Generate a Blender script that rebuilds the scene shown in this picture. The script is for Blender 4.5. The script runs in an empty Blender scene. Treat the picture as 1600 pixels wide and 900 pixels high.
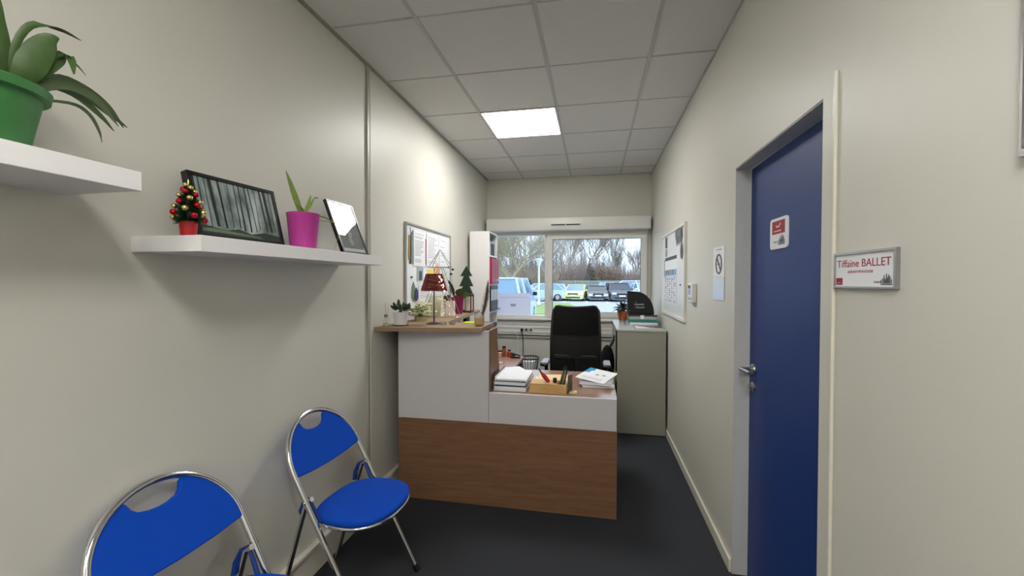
import bpy, bmesh, math, random
from mathutils import Vector, Matrix, Euler
C = bpy.context.scene.collection
PI = math.pi
random.seed(7)
# ------------------------------------------------------------------ camera
XL, XR, YB, YF, ZC = -1.373, 0.683, 5.336, -2.0, 2.773
cd = bpy.data.cameras.new('camera'); cam = bpy.data.objects.new('camera', cd); C.objects.link(cam)
YAW, PITCH, ROLL, FPX = 0.19247, -0.0154, 0.0026, 656.27
fw = Vector((-math.sin(YAW)*math.cos(PITCH), math.cos(YAW)*math.cos(PITCH), math.sin(PITCH)))
rt = Vector((math.cos(YAW), math.sin(YAW), 0)); up = rt.cross(fw)
r2 = rt*math.cos(ROLL)+up*math.sin(ROLL); u2 = -rt*math.sin(ROLL)+up*math.cos(ROLL)
M = Matrix((r2, u2, -fw)).transposed().to_4x4(); M.translation = (0, 0, 1.4533)
cam.matrix_world = M
cd.sensor_fit = 'HORIZONTAL'; cd.sensor_width = 36; cd.lens = FPX/1600*36; cd.clip_end = 500; cd.clip_start = .02
bpy.context.scene.camera = cam
# ------------------------------------------------------------------ world (bright overcast winter sky) and exposure
w = bpy.data.worlds.new('overcast_sky'); bpy.context.scene.world = w; w.use_nodes = True
nt = w.node_tree; bg = nt.nodes['Background']
tc = nt.nodes.new('ShaderNodeTexCoord'); nz = nt.nodes.new('ShaderNodeTexNoise'); cr = nt.nodes.new('ShaderNodeValToRGB')
nz.inputs['Scale'].default_value = 2.2; nz.inputs['Detail'].default_value = 5
cr.color_ramp.elements[0].color = (.60, .76, .93, 1); cr.color_ramp.elements[1].color = (.88, .94, 1, 1)
cr.color_ramp.elements[0].position = .38; cr.color_ramp.elements[1].position = .62
nt.links.new(tc.outputs['Generated'], nz.inputs['Vector']); nt.links.new(nz.outputs['Fac'], cr.inputs['Fac']); nt.links.new(cr.outputs['Color'], bg.inputs['Color'])
bg.inputs['Strength'].default_value = 2.3
PANEL_STRENGTH = 27.0
vs = bpy.context.scene.view_settings
vs.view_transform = 'Standard'; vs.look = 'None'; vs.exposure = 0.15; vs.gamma = 1; vs.use_curve_mapping = False

# ------------------------------------------------------------------ materials
def lin(h):
    if isinstance(h, str):
        h = [int(h[i:i+2], 16)/255 for i in (0, 2, 4)]
        h = [c/12.92 if c <= .04045 else ((c+.055)/1.055)**2.4 for c in h]
    return (*h, 1)
MATS = {}
def mat(name, col, rough=.6, metal=0, var=.06, scale=40, bump=0.0, bscale=200, coat=0, spec=.5, alpha=None, emit=0, trans=0):
    if name in MATS: return MATS[name]
    m = bpy.data.materials.new(name); m.use_nodes = True; n = m.node_tree.nodes; l = m.node_tree.links
    b = n['Principled BSDF']; c = lin(col)
    b.inputs['Roughness'].default_value = rough; b.inputs['Metallic'].default_value = metal
    b.inputs['Specular IOR Level'].default_value = spec; b.inputs['Coat Weight'].default_value = coat
    t = n.new('ShaderNodeTexCoord'); z = n.new('ShaderNodeTexNoise'); z.inputs['Scale'].default_value = scale; z.inputs['Detail'].default_value = 4
    l.new(t.outputs['Object'], z.inputs['Vector'])
    mx = n.new('ShaderNodeMix'); mx.data_type = 'RGBA'
    mx.inputs[6].default_value = tuple(min(1, v*(1-var)) for v in c[:3])+(1,); mx.inputs[7].default_value = tuple(min(1, v*(1+var)) for v in c[:3])+(1,)
    l.new(z.outputs['Fac'], mx.inputs[0]); l.new(mx.outputs[2], b.inputs['Base Color'])
    if bump:
        z2 = n.new('ShaderNodeTexNoise'); z2.inputs['Scale'].default_value = bscale; z2.inputs['Detail'].default_value = 3
        l.new(t.outputs['Object'], z2.inputs['Vector'])
        bp = n.new('ShaderNodeBump'); bp.inputs['Strength'].default_value = bump; bp.inputs['Distance'].default_value = .002
        l.new(z2.outputs['Fac'], bp.inputs['Height']); l.new(bp.outputs['Normal'], b.inputs['Normal'])
    if alpha is not None: b.inputs['Alpha'].default_value = alpha
    if trans: b.inputs['Transmission Weight'].default_value = trans
    if emit:
        b.inputs['Emission Color'].default_value = c; b.inputs['Emission Strength'].default_value = emit
    MATS[name] = m; return m
def glassmat(name, tint=(.97, .985, .98), refl=1.0, rough=.0):
    m = bpy.data.materials.new(name); m.use_nodes = True; n = m.node_tree.nodes; l = m.node_tree.links
    n.clear(); o = n.new('ShaderNodeOutputMaterial'); t = n.new('ShaderNodeBsdfTransparent'); g = n.new('ShaderNodeBsdfGlossy'); x = n.new('ShaderNodeMixShader'); f = n.new('ShaderNodeLayerWeight'); pw = n.new('ShaderNodeMath'); pw.operation = 'POWER'; pw.inputs[1].default_value = 4.0; ad = n.new('ShaderNodeMath'); ad.inputs[1].default_value = .035
    f.inputs['Blend'].default_value = .5; l.new(f.outputs['Facing'], pw.inputs[0]); l.new(pw.outputs[0], ad.inputs[0]); t.inputs['Color'].default_value = (*tint, 1); g.inputs['Roughness'].default_value = rough
    mm = n.new('ShaderNodeMath'); mm.operation = 'MULTIPLY'; mm.inputs[1].default_value = refl
    l.new(ad.outputs[0], mm.inputs[0]); l.new(mm.outputs[0], x.inputs[0]); l.new(t.outputs[0], x.inputs[1]); l.new(g.outputs[0], x.inputs[2]); l.new(x.outputs[0], o.inputs[0])
    MATS[name] = m; return m
def woodmat(name, c1, c2, rough=.45, sc=(1.2, 14, 14), spec=.4):
    m = bpy.data.materials.new(name); m.use_nodes = True; n = m.node_tree.nodes; l = m.node_tree.links
    b = n['Principled BSDF']; b.inputs['Roughness'].default_value = rough; b.inputs['Specular IOR Level'].default_value = spec
    t = n.new('ShaderNodeTexCoord'); mp = n.new('ShaderNodeMapping'); mp.inputs['Scale'].default_value = sc
    z = n.new('ShaderNodeTexNoise'); z.inputs['Scale'].default_value = 4; z.inputs['Detail'].default_value = 8; z.inputs['Distortion'].default_value = .6
    r = n.new('ShaderNodeValToRGB'); r.color_ramp.elements[0].position = .3; r.color_ramp.elements[1].position = .7
    r.color_ramp.elements[0].color = lin(c1); r.color_ramp.elements[1].color = lin(c2)
    l.new(t.outputs['Object'], mp.inputs[0]); l.new(mp.outputs[0], z.inputs['Vector']); l.new(z.outputs['Fac'], r.inputs[0]); l.new(r.outputs[0], b.inputs['Base Color'])
    MATS[name] = m; return m
wallm = mat('wall_paint', 'd2d0c6', .43, var=.012, scale=3, bump=.12, bscale=350, spec=.4)
ceilm = mat('ceiling_tile_white', 'd6d5d2', .9, var=.02, scale=8, bump=.3, bscale=400)
gridm = mat('grid_bar_white', 'b6b5b1', .5)
angm = mat('perimeter_grey', '96948a', .5)
carpet = mat('carpet_charcoal', '3a3c40', .95, var=.35, scale=260, bump=.8, bscale=500, spec=.1)
skirt = mat('skirting_paint', 'dad6c8', .35)
white = mat('white_laminate', 'e6e4e4', .4, var=.015)
pvc = mat('white_pvc', 'e0dfd9', .35, var=.01)
shelfm = mat('shelf_white', 'eceaea', .4, var=.01)
deskw = mat('desk_white_panel', 'd3cfd0', .45, var=.015)
brown = woodmat('walnut_laminate', '79553d', '8a674b')
brownedge = woodmat('counter_oak', '8f7359', 'a3876c', sc=(1.2, 10, 10))
chrome = mat('chrome', 'dcdcdc', .12, 1, var=.02)
steel = mat('brushed_steel', 'b5b5b5', .3, 1, var=.05)
blue = mat('blue_fabric', '0546b4', .85, var=.12, scale=300, bump=.5, bscale=900, spec=.2)
bluep = mat('blue_plastic', '06307c', .4)
doorm = mat('door_blue', '0d3478', .5, var=.03, scale=6)
jambm = mat('jamb_grey', 'c8c9c9', .45)
black = mat('black_plastic', '0e0e10', .4)
blackf = mat('black_mesh_fabric', '0b0b0c', .9, bump=.6, bscale=700, spec=.2)
darkm = mat('dark_metal', '191314', .4)
greyp = mat('grey_plastic', '9aa0ac', .4)
cabm = mat('cabinet_greige', '98978a', .5, var=.015)
cabtop = mat('cabinet_top_grey', 'b4b9b6', .3)
paper = mat('paper_white', 'eceef2', .7, var=.01)
ink = mat('ink_grey', '55585f', .8)
inkl = mat('ink_light', '9a9ca3', .8)
red = mat('red_gloss', 'a8101c', .35)
crimson = mat('crimson_binder', '9d1c4a', .5)
maroon = mat('maroon_shade', '6e141c', .6)
navy = mat('navy_binder', '1a2345', .5)
dkgreen = mat('dark_green_binder', '33403c', .5)
magenta = mat('magenta_pot', 'c2429f', .45)
plum = mat('plum_pot', '8a1c52', .4)
green = mat('green_pot', '3b7a3e', .5)
leafd = mat('leaf_dark', '1f3a1c', .5, var=.25, scale=60)
leafm = mat('leaf_mid', '3f5a2a', .5, var=.25, scale=60)
leafl = mat('leaf_light', '7c9443', .5, var=.25, scale=60)
tinsel = mat('tinsel_green', '12401c', .4, .3, var=.4, scale=90)
gold = mat('bauble_gold', 'd0c07a', .18, .9)
redb = mat('bauble_red', 'b00f22', .15, .6)
soil = mat('soil', '3a2a20', .95)
alu = mat('aluminium', 'a9a9a6', .35, .8)
cream = mat('cream_petal', 'dadcb8', .7, var=.1)
woodl = woodmat('pine_light', 'c79a5e', 'd9b27a', sc=(3, 20, 20))
manila = mat('manila', 'e8c48a', .7)
yellow = mat('yellow_paper', 'e8e05a', .7)
neon = mat('neon_note', 'd2e61e', .6)
orange = mat('orange_clay', 'c8602c', .7)
cyan = mat('cyan_cover', '2f9ad2', .5)
teal = mat('teal_plastic', '2e7d72', .35)
candle = mat('candle_wax', 'e8b878', .5)
crm = mat('wax_cream', 'e8e2cf', .5)
wg = glassmat('window_glass', (.97, .985, .98), .6)
clear = glassmat('clear_glass', (.93, .95, .95), 1.6)
acr = glassmat('clear_plastic', (.86, .88, .88), 2.2, .1)

# ------------------------------------------------------------------ mesh helpers
def B(): return bmesh.new()
def box(bm, x0, x1, y0, y1, z0, z1, m=None, bev=0):
    vs = [bm.verts.new((x, y, z)) for x in (x0, x1) for y in (y0, y1) for z in (z0, z1)]
    fs = [bm.faces.new([vs[i] for i in f]) for f in ((0, 1, 3, 2), (4, 6, 7, 5), (0, 4, 5, 1), (2, 3, 7, 6), (0, 2, 6, 4), (1, 5, 7, 3))]
    if bev:
        es = set(e for f in fs for e in f.edges)
        r = bmesh.ops.bevel(bm, geom=list(es), offset=bev, segments=2, affect='EDGES', profile=.5)
        vs = list(set(v for f in r['faces'] for v in f.verts) | set(v for v in vs if v.is_valid))
    if m is not None: bmesh.ops.transform(bm, matrix=m, verts=vs)
    return bm
def TR(x=0, y=0, z=0, rx=0, ry=0, rz=0): return Matrix.Translation((x, y, z)) @ Euler((rx, ry, rz)).to_matrix().to_4x4()
def prism(bm, pts, h, m=None):          # polygon in local xy, extruded to z=h
    a = [bm.verts.new((p[0], p[1], 0)) for p in pts]; b = [bm.verts.new((p[0], p[1], h)) for p in pts]
    bm.faces.new(a[::-1]); bm.faces.new(b); k = len(pts)
    for i in range(k): bm.faces.new((a[i], a[(i+1) % k], b[(i+1) % k], b[i]))
    if m is not None: bmesh.ops.transform(bm, matrix=m, verts=a+b)
    return bm
def lathe(bm, prof, c=(0, 0, 0), n=24, m=None):
    rings = []; vv = []
    for r, z in prof:
        if r < 1e-5: rings.append([bm.verts.new((c[0], c[1], c[2]+z))])
        else: rings.append([bm.verts.new((c[0]+r*math.cos(2*PI*i/n), c[1]+r*math.sin(2*PI*i/n), c[2]+z)) for i in range(n)])
        vv += rings[-1]
    for a, b in zip(rings, rings[1:]):
        for i in range(n):
            j = (i+1) % n
            if len(a) == 1 and len(b) == 1: break
            if len(a) == 1: bm.faces.new((a[0], b[j], b[i]))
            elif len(b) == 1: bm.faces.new((a[i], a[j], b[0]))
            else: bm.faces.new((a[i], a[j], b[j], b[i]))
    if m is not None: bmesh.ops.transform(bm, matrix=m, verts=vv)
    return bm
def tube(bm, pts, r, n=8, closed=False):
    pts = [Vector(p) for p in pts]; k = len(pts); rs = r if isinstance(r, (list, tuple)) else [r]*k
    rings = []; nrm = None
    for i, p in enumerate(pts):
        a = pts[i-1] if (i or closed) else p; b = pts[(i+1) % k] if (i < k-1 or closed) else p
        d = (b-a).normalized()
        if nrm is None:
            nrm = d.orthogonal().normalized()
        nrm = (nrm-d*nrm.dot(d))
        nrm = nrm.normalized() if nrm.length > 1e-6 else d.orthogonal().normalized()
        bi = d.cross(nrm)
        rings.append([bm.verts.new(p+(nrm*math.cos(2*PI*j/n)+bi*math.sin(2*PI*j/n))*rs[i]) for j in range(n)])
    for i in range(k if closed else k-1):
        a, b = rings[i], rings[(i+1) % k]
        for j in range(n): bm.faces.new((a[j], a[(j+1) % n], b[(j+1) % n], b[j]))
    if not closed:
        bm.faces.new(rings[0][::-1]); bm.faces.new(rings[-1])
    return bm
def ball(bm, c, r, seg=12, sc=(1, 1, 1)):
    bmesh.ops.create_uvsphere(bm, u_segments=seg, v_segments=max(6, seg*2//3), radius=r, matrix=Matrix.Translation(c) @ Matrix.Diagonal((*sc, 1)))
    return bm
def ribbon(bm, pts, ws, side, fold=.25, th=.0012):   # leaf blade along pts, half-widths ws, with a folded midrib
    pts = [Vector(p) for p in pts]; rows = []
    for i, p in enumerate(pts):
        d = (pts[min(i+1, len(pts)-1)]-pts[max(i-1, 0)]).normalized()
        s = (Vector(side)-d*Vector(side).dot(d)).normalized(); nn = d.cross(s)
        wd = ws[i]
        rows.append([bm.verts.new(p-s*wd+nn*wd*fold), bm.verts.new(p+nn*th), bm.verts.new(p+s*wd+nn*wd*fold), bm.verts.new(p-nn*th)])
    for a, b in zip(rows, rows[1:]):
        for j in range(4): bm.faces.new((a[j], a[(j+1) % 4], b[(j+1) % 4], b[j]))
    return bm
def O(name, bm, m, parent=None, smooth=None, world=True, bevel=0):
    if parent is not None and world: bm.transform(parent_world(parent).inverted())
    bmesh.ops.recalc_face_normals(bm, faces=bm.faces)
    me = bpy.data.meshes.new(name); bm.to_mesh(me); bm.free(); me.materials.append(m)
    if smooth is not None:
        me.polygons.foreach_set('use_smooth', [True]*len(me.polygons)); me.set_sharp_from_angle(angle=math.radians(smooth))
    o = bpy.data.objects.new(name, me); C.objects.link(o)
    if parent is not None: o.parent = parent
    if bevel:
        b = o.modifiers.new('bevel', 'BEVEL'); b.width = bevel; b.segments = 2; b.limit_method = 'ANGLE'
    return o
def parent_world(o):
    m = Matrix.Identity(4)
    while o is not None:
        m = Matrix.LocRotScale(o.location, o.rotation_euler, o.scale) @ m; o = o.parent
    return m
def T(name, label, cat, loc=(0, 0, 0), rz=0, group=None):
    o = bpy.data.objects.new(name, None); C.objects.link(o); o.empty_display_size = .05
    o.location = loc; o.rotation_euler = (0, 0, rz); o['label'] = label; o['category'] = cat
    if group: o['group'] = group
    return o
def tag(o, label, cat, group=None):
    o['label'] = label; o['category'] = cat
    if group: o['group'] = group
    return o
def S(name, bm, m, parent=None, smooth=None, label=None, bevel=0):
    o = O(name, bm, m, parent, smooth, bevel=bevel)
    if parent is None:
        o['kind'] = 'structure'; o['category'] = name.split('_')[0]
        if label: o['label'] = label
    return o
def copy_tree(o, parent=None):
    c = o.copy(); C.objects.link(c)
    if parent is not None: c.parent = parent
    for ch in list(o.children): copy_tree(ch, c)
    return c
def text(name, s, size, m, mtx, parent, ext=.0004, align='CENTER', sx=1.0):
    cu = bpy.data.curves.new(name, 'FONT'); cu.body = s; cu.size = size; cu.extrude = ext; cu.align_x = align; cu.align_y = 'CENTER'
    ob = bpy.data.objects.new(name, cu); C.objects.link(ob)
    bpy.context.view_layer.update()
    me = bpy.data.meshes.new_from_object(ob.evaluated_get(bpy.context.evaluated_depsgraph_get()))
    C.objects.unlink(ob); bpy.data.objects.remove(ob)
    me.transform(Matrix.Diagonal((sx, 1, 1, 1))); me.transform(mtx)
    if parent is not None: me.transform(parent_world(parent).inverted())
    me.materials.clear(); me.materials.append(m); me.name = name
    o = bpy.data.objects.new(name, me); C.objects.link(o); o.parent = parent
    return o
# planes on the walls: matrices taking local (x right, y up, z out of the wall) as read by someone facing it
def onR(x, y, z): return Matrix(((0, 0, -1, x), (-1, 0, 0, y), (0, 1, 0, z), (0, 0, 0, 1)))   # right wall, faces -x
def onL(x, y, z): return Matrix(((0, 0, 1, x), (1, 0, 0, y), (0, 1, 0, z), (0, 0, 0, 1)))     # left wall, faces +x
def pbox(bm, M_, u0, u1, v0, v1, w0, w1): return box(bm, u0, u1, v0, v1, w0, w1, M_)

# ================================================================== STRUCTURE
bm = box(B(), XL-.1, XR+.35, YF-.1, YB+.25, -.12, 0)
S('floor', bm, carpet, label='dark charcoal carpet floor running down the narrow office')
bm = box(B(), XL-.1, XL, YF-.1, YB+.25, 0, ZC+.05)
S('wall_left', bm, wallm, label='off-white left wall behind the chairs and shelves')
DY0, DY1, DZ = 1.44, 2.247, 2.01
bm = B(); box(bm, XR, XR+.07, YF-.1, DY0, 0, ZC+.05); box(bm, XR, XR+.07, DY1, YB+.25, 0, ZC+.05); box(bm, XR, XR+.07, DY0, DY1, DZ, ZC+.05)
S('wall_right', bm, wallm, label='off-white right wall with the blue door')
S('wall_right', box(B(), XR+.13, XR+.2, 1.2, 2.5, 0, 2.3), wallm, label='wall closing the recess behind the blue door')
WX0, WX1, WZ0, WZ1 = -1.31, .64, .99, 2.24
bm = B(); box(bm, XL-.1, WX0, YB, YB+.25, -.12, ZC+.05); box(bm, WX1, XR+.1, YB, YB+.25, -.12, ZC+.05)
box(bm, WX0, WX1, YB, YB+.25, -.12, WZ0); box(bm, WX0, WX1, YB, YB+.25, WZ1, ZC+.05)
S('wall_back', bm, wallm, label='off-white end wall around the window')
S('wall_front', box(B(), XL-.1, XR+.1, YF-.1, YF, 0, ZC+.05), wallm, label='off-white wall behind the camera')
# ceiling: grid of tiles; one cell holds the lit panel
XA = -.887; Y0 = 1.994
ceil = S('ceiling', box(B(), XL-.1, XR+.1, YF-.1, YB+.25, ZC+.03, ZC+.1), ceilm, label='suspended tile ceiling in a white metal grid')
cols = [XL, XA, XA+.6, XA+1.2, XR]
rows = [YF]; k = math.ceil((YF-Y0)/.6)
while Y0+k*.6 < YB-.05:
    if Y0+k*.6 > YF+.05: rows.append(Y0+k*.6)
    k += 1
rows.append(YB)
LIGHT = {(1, 3.194), (2, -.406), (1, -1.606)}
for j in range(len(rows)-1):
    for i in range(4):
        if any(i == a and abs(rows[j]-b) < .01 for a, b in LIGHT): continue
        dz = random.uniform(0, .0015)
        S('ceiling_tile', box(B(), cols[i]+.001, cols[i+1]-.001, rows[j]+.001, rows[j+1]-.001, ZC+.002+dz, ZC+.016), ceilm, ceil)
for x in cols[1:-1]:
    S('grid_bar', box(B(), x-.010, x+.010, YF, YB, ZC-.001, ZC+.02), gridm, ceil)
for y in rows[1:-1]:
    for i in range(4):
        S('grid_bar', box(B(), cols[i]+.012, cols[i+1]-.012, y-.005, y+.005, ZC-.0005, ZC+.02), gridm, ceil)
for a, b, c, d, m_ in ((XL, XL+.022, YF, YB, angm), (XR-.012, XR, YF, YB, gridm), (XL, XR, YB-.012, YB, gridm)):  # left angle is darker grey: the shadow gap put into its colour
    S('edge_angle', box(B(), a, b, c, d, ZC-.004, ZC+.01), m_, ceil)
em = bpy.data.materials.new('led_diffuser'); em.use_nodes = True
eb = em.node_tree.nodes['Principled BSDF']; eb.inputs['Base Color'].default_value = (.9, .9, .9, 1)
eb.inputs['Emission Color'].default_value = (1, .98, .945, 1); eb.inputs['Emission Strength'].default_value = PANEL_STRENGTH
for i, (x_, y, lab) in enumerate(((XA+.3, 3.194, 'lit square ceiling light panel above the reception desk'), (XA+.9, -.406, 'square ceiling light panel above the waiting chairs'), (XA+.3, -1.606, 'unseen square ceiling light panel added behind the camera to brighten the near walls'))):  # third panel is an added, unseen fill for near walls and front faces
    t = T('ceiling_light', lab, 'light', (x_, y+.3, ZC), 0, 'ceiling light panels')
    bm = B()
    for q in ((-.298, .298, -.298, -.285), (-.298, .298, .285, .298), (-.298, -.285, -.285, .285), (.285, .298, -.285, .285)): box(bm, *q, -.004, .02)
    O('frame', bm, pvc, t, world=False); O('diffuser', box(B(), -.285, .285, -.285, .285, -.001, .012), em, t, world=False)
# trims
bm = box(B(), XL, XL+.012, 2.362, 2.388, .15, ZC-.005); S('trim_1', bm, mat('joint_grey', 'a9a79d', .4), label='grey vertical joint strip on the left wall')
bm = box(B(), XL, XL+.015, 2.389, 2.396, .15, ZC-.005, bev=.002); S('trim_2', bm, skirt, label='thin pale bead standing in for the bright reflection beside the joint strip')  # pale bead paints the reflection along the aluminium joint cover
bm = B(); box(bm, XL, XL+.022, YF, YB, 0, .125); box(bm, XL, XL+.032, YF, YB, .125, .15, bev=.006)
S('baseboard_left', bm, skirt, label='deep off-white skirting trunking along the left wall')
bm = B(); box(bm, XR-.012, XR, DY1+.005, YB, 0, .066, bev=.003); box(bm, XR-.012, XR, YF, DY0-.07, 0, .066, bev=.003)
S('baseboard_right', bm, skirt, label='narrow off-white skirting along the right wall')
S('baseboard_back', box(B(), XL+.03, XR-.02, YB-.014, YB, 0, .07), skirt, label='narrow skirting under the window')
# door casing, jambs, leaf
bm = B(); box(bm, XR-.003, XR+.001, DY0-.068, DY0, 0, DZ+.05); box(bm, XR-.003, XR+.001, DY0, DY1+.005, DZ, DZ+.05)
S('trim_3', bm, wallm, label='flat casing round the blue door')
S('trim_4', box(B(), XR-.010, XR, DY0-.078, DY0-.066, .35, 2.06, bev=.003), skirt, label='thin raised bead beside the door casing')
S('trim_5', box(B(), XR, XR+.07, DY0, DY0+.004, 0, DZ), jambm, label='near door jamb')
S('trim_6', box(B(), XR-.001, XR+.07, DY1-.004, DY1, 0, DZ), jambm, label='far grey door jamb')
S('trim_7', box(B(), XR, XR+.07, DY0, DY1, DZ-.004, DZ), jambm, label='head of the door frame')
LX = XR+.071
door = T('door_1', 'dark blue flush door in the right wall with chrome lever', 'door', (LX, DY1, 0)); door['kind'] = 'structure'
O('leaf', box(B(), LX, LX+.04, DY0+.003, DY1-.003, .006, DZ-.006), doorm, door)
bm = B(); lathe(bm, [(0, .009), (.022, .009), (.026, .004), (.026, 0), (0, 0)], m=onR(LX, 2.195, 1.035), n=24)
tube(bm, [(LX, 2.195, 1.035), (LX-.045, 2.195, 1.035), (LX-.058, 2.188, 1.036), (LX-.062, 2.17, 1.038), (LX-.06, 2.06, 1.042)], [.009, .009, .010, .0105, .009], 12)
O('lever_handle', bm, steel, door, smooth=40)
bm = B(); lathe(bm, [(0, .008), (.018, .008), (.024, .004), (.024, 0), (0, 0)], m=onR(LX, 2.195, .952), n=24)
lathe(bm, [(0, .018), (.009, .018), (.009, 0), (0, 0)], m=onR(LX, 2.195, .952), n=16); box(bm, -.004, .004, -.02, 0, 0, .016, onR(LX, 2.195, .952))
O('keyhole_plate', bm, steel, door, smooth=40)

# ------------------------------------------------------------------ window
win = T('window_1', 'wide white window over the car park, narrow fixed pane and wide opening pane', 'window', (-.33, YB, 1.0)); win['kind'] = 'structure'
wy0, wy1 = YB-.03, YB+.05
bm = B(); box(bm, WX0, WX1, wy0, wy1, .985, 1.022, bev=.004); box(bm, WX0, WX1, wy0, wy1, 2.042, 2.10, bev=.004)
box(bm, WX0, -1.255, wy0, wy1, 1.022, 2.042); box(bm, .622, WX1, wy0, wy1, 1.022, 2.042); box(bm, -.612, -.565, wy0, wy1, 1.022, 2.042, bev=.004)
O('outer_frame', bm, pvc, win)
bm = B(); a, b, c, d = -.572, .625, 1.012, 2.055
for q in ((a, b, c, 1.072), (a, b, 1.985, d), (a, -.513, 1.072, 1.985), (.557, b, 1.072, 1.985)): box(bm, q[0], q[1], wy0-.02, wy1-.02, q[2], q[3], bev=.005)
sash = O('sash', bm, pvc, win)
O('pane', box(B(), -.515, .56, YB+.012, YB+.018, 1.07, 1.988), wg, sash)
O('gasket', (lambda bm: [box(bm, *q) for q in ((-.513, -.508, wy0-.0, wy0+.01, 1.072, 1.985), (.552, .557, wy0, wy0+.01, 1.072, 1.985), (-.508, .552, wy0, wy0+.01, 1.98, 1.985), (-.508, .552, wy0, wy0+.01, 1.072, 1.077))] and bm)(B()), black, sash)
O('pane', box(B(), -1.257, -.61, YB+.016, YB+.022, 1.02, 2.045), wg, win)
bm = B(); box(bm, -.556, -.532, wy0-.032, wy0-.02, 1.36, 1.43, bev=.003)
tube(bm, [(-.544, wy0-.02, 1.40), (-.544, wy0-.055, 1.40), (-.545, wy0-.066, 1.39), (-.53, wy0-.066, 1.27)], [.008, .008, .010, .009], 10)
O('window_handle', bm, pvc, sash, smooth=40)
bm = box(B(), -1.31, .64, YB-.1, YB-.03, .965, .99, bev=.006); S('trim_8', bm, pvc, label='white window sill')
S('trim_9', box(B(), .648, .664, YB-.02, YB, 1.0, 2.1, bev=.003), pvc, label='slim white strip beside the window')
# roller shutter box
sb = T('roller_shutter_box', 'long white roller shutter box above the window with small vent', 'box', (-.34, YB, 2.08))
bm = box(B(), -1.335, .652, YB-.2, YB, 2.082, 2.236, bev=.012); O('casing', bm, pvc, sb, smooth=30)
bm = box(B(), -.53, -.15, YB-.208, YB-.199, 2.125, 2.163, bev=.003); v = O('air_vent', bm, pvc, sb)
bm = B(); box(bm, -.515, -.345, YB-.211, YB-.207, 2.136, 2.152); box(bm, -.335, -.165, YB-.211, YB-.207, 2.136, 2.152); O('slot', bm, black, v)
# trunking under the sill
tr = T('wall_trunking', 'wide white ribbed cable trunking below the window sill', 'trunking', (-.34, YB, .74))
O('cover', box(B(), XL+.002, XR-.002, YB-.055, YB, .775, .955, bev=.004), pvc, tr)
for z in (.80, .858, .905): O('rib', box(B(), XL+.002, XR-.002, YB-.062, YB-.054, z, z+.022, bev=.004), pvc, tr)
O('lower_lip', box(B(), XL+.002, XR-.002, YB-.03, YB, .74, .757), pvc, tr)
for x, n in ((-.90, 'socket'), (-.84, 'socket'), (-.78, 'socket')):
    s_ = O(n, box(B(), x-.024, x+.024, YB-.07, YB-.0615, .818, .866, bev=.003), pvc, tr)
    if x > -.88:
        O('socket_hole', lathe(B(), [(0, .002), (.018, .002), (.018, 0), (0, 0)], m=Matrix.Translation((x, YB-.07, .842)) @ Euler((PI/2, 0, 0)).to_matrix().to_4x4(), n=16), ink, s_)

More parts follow.
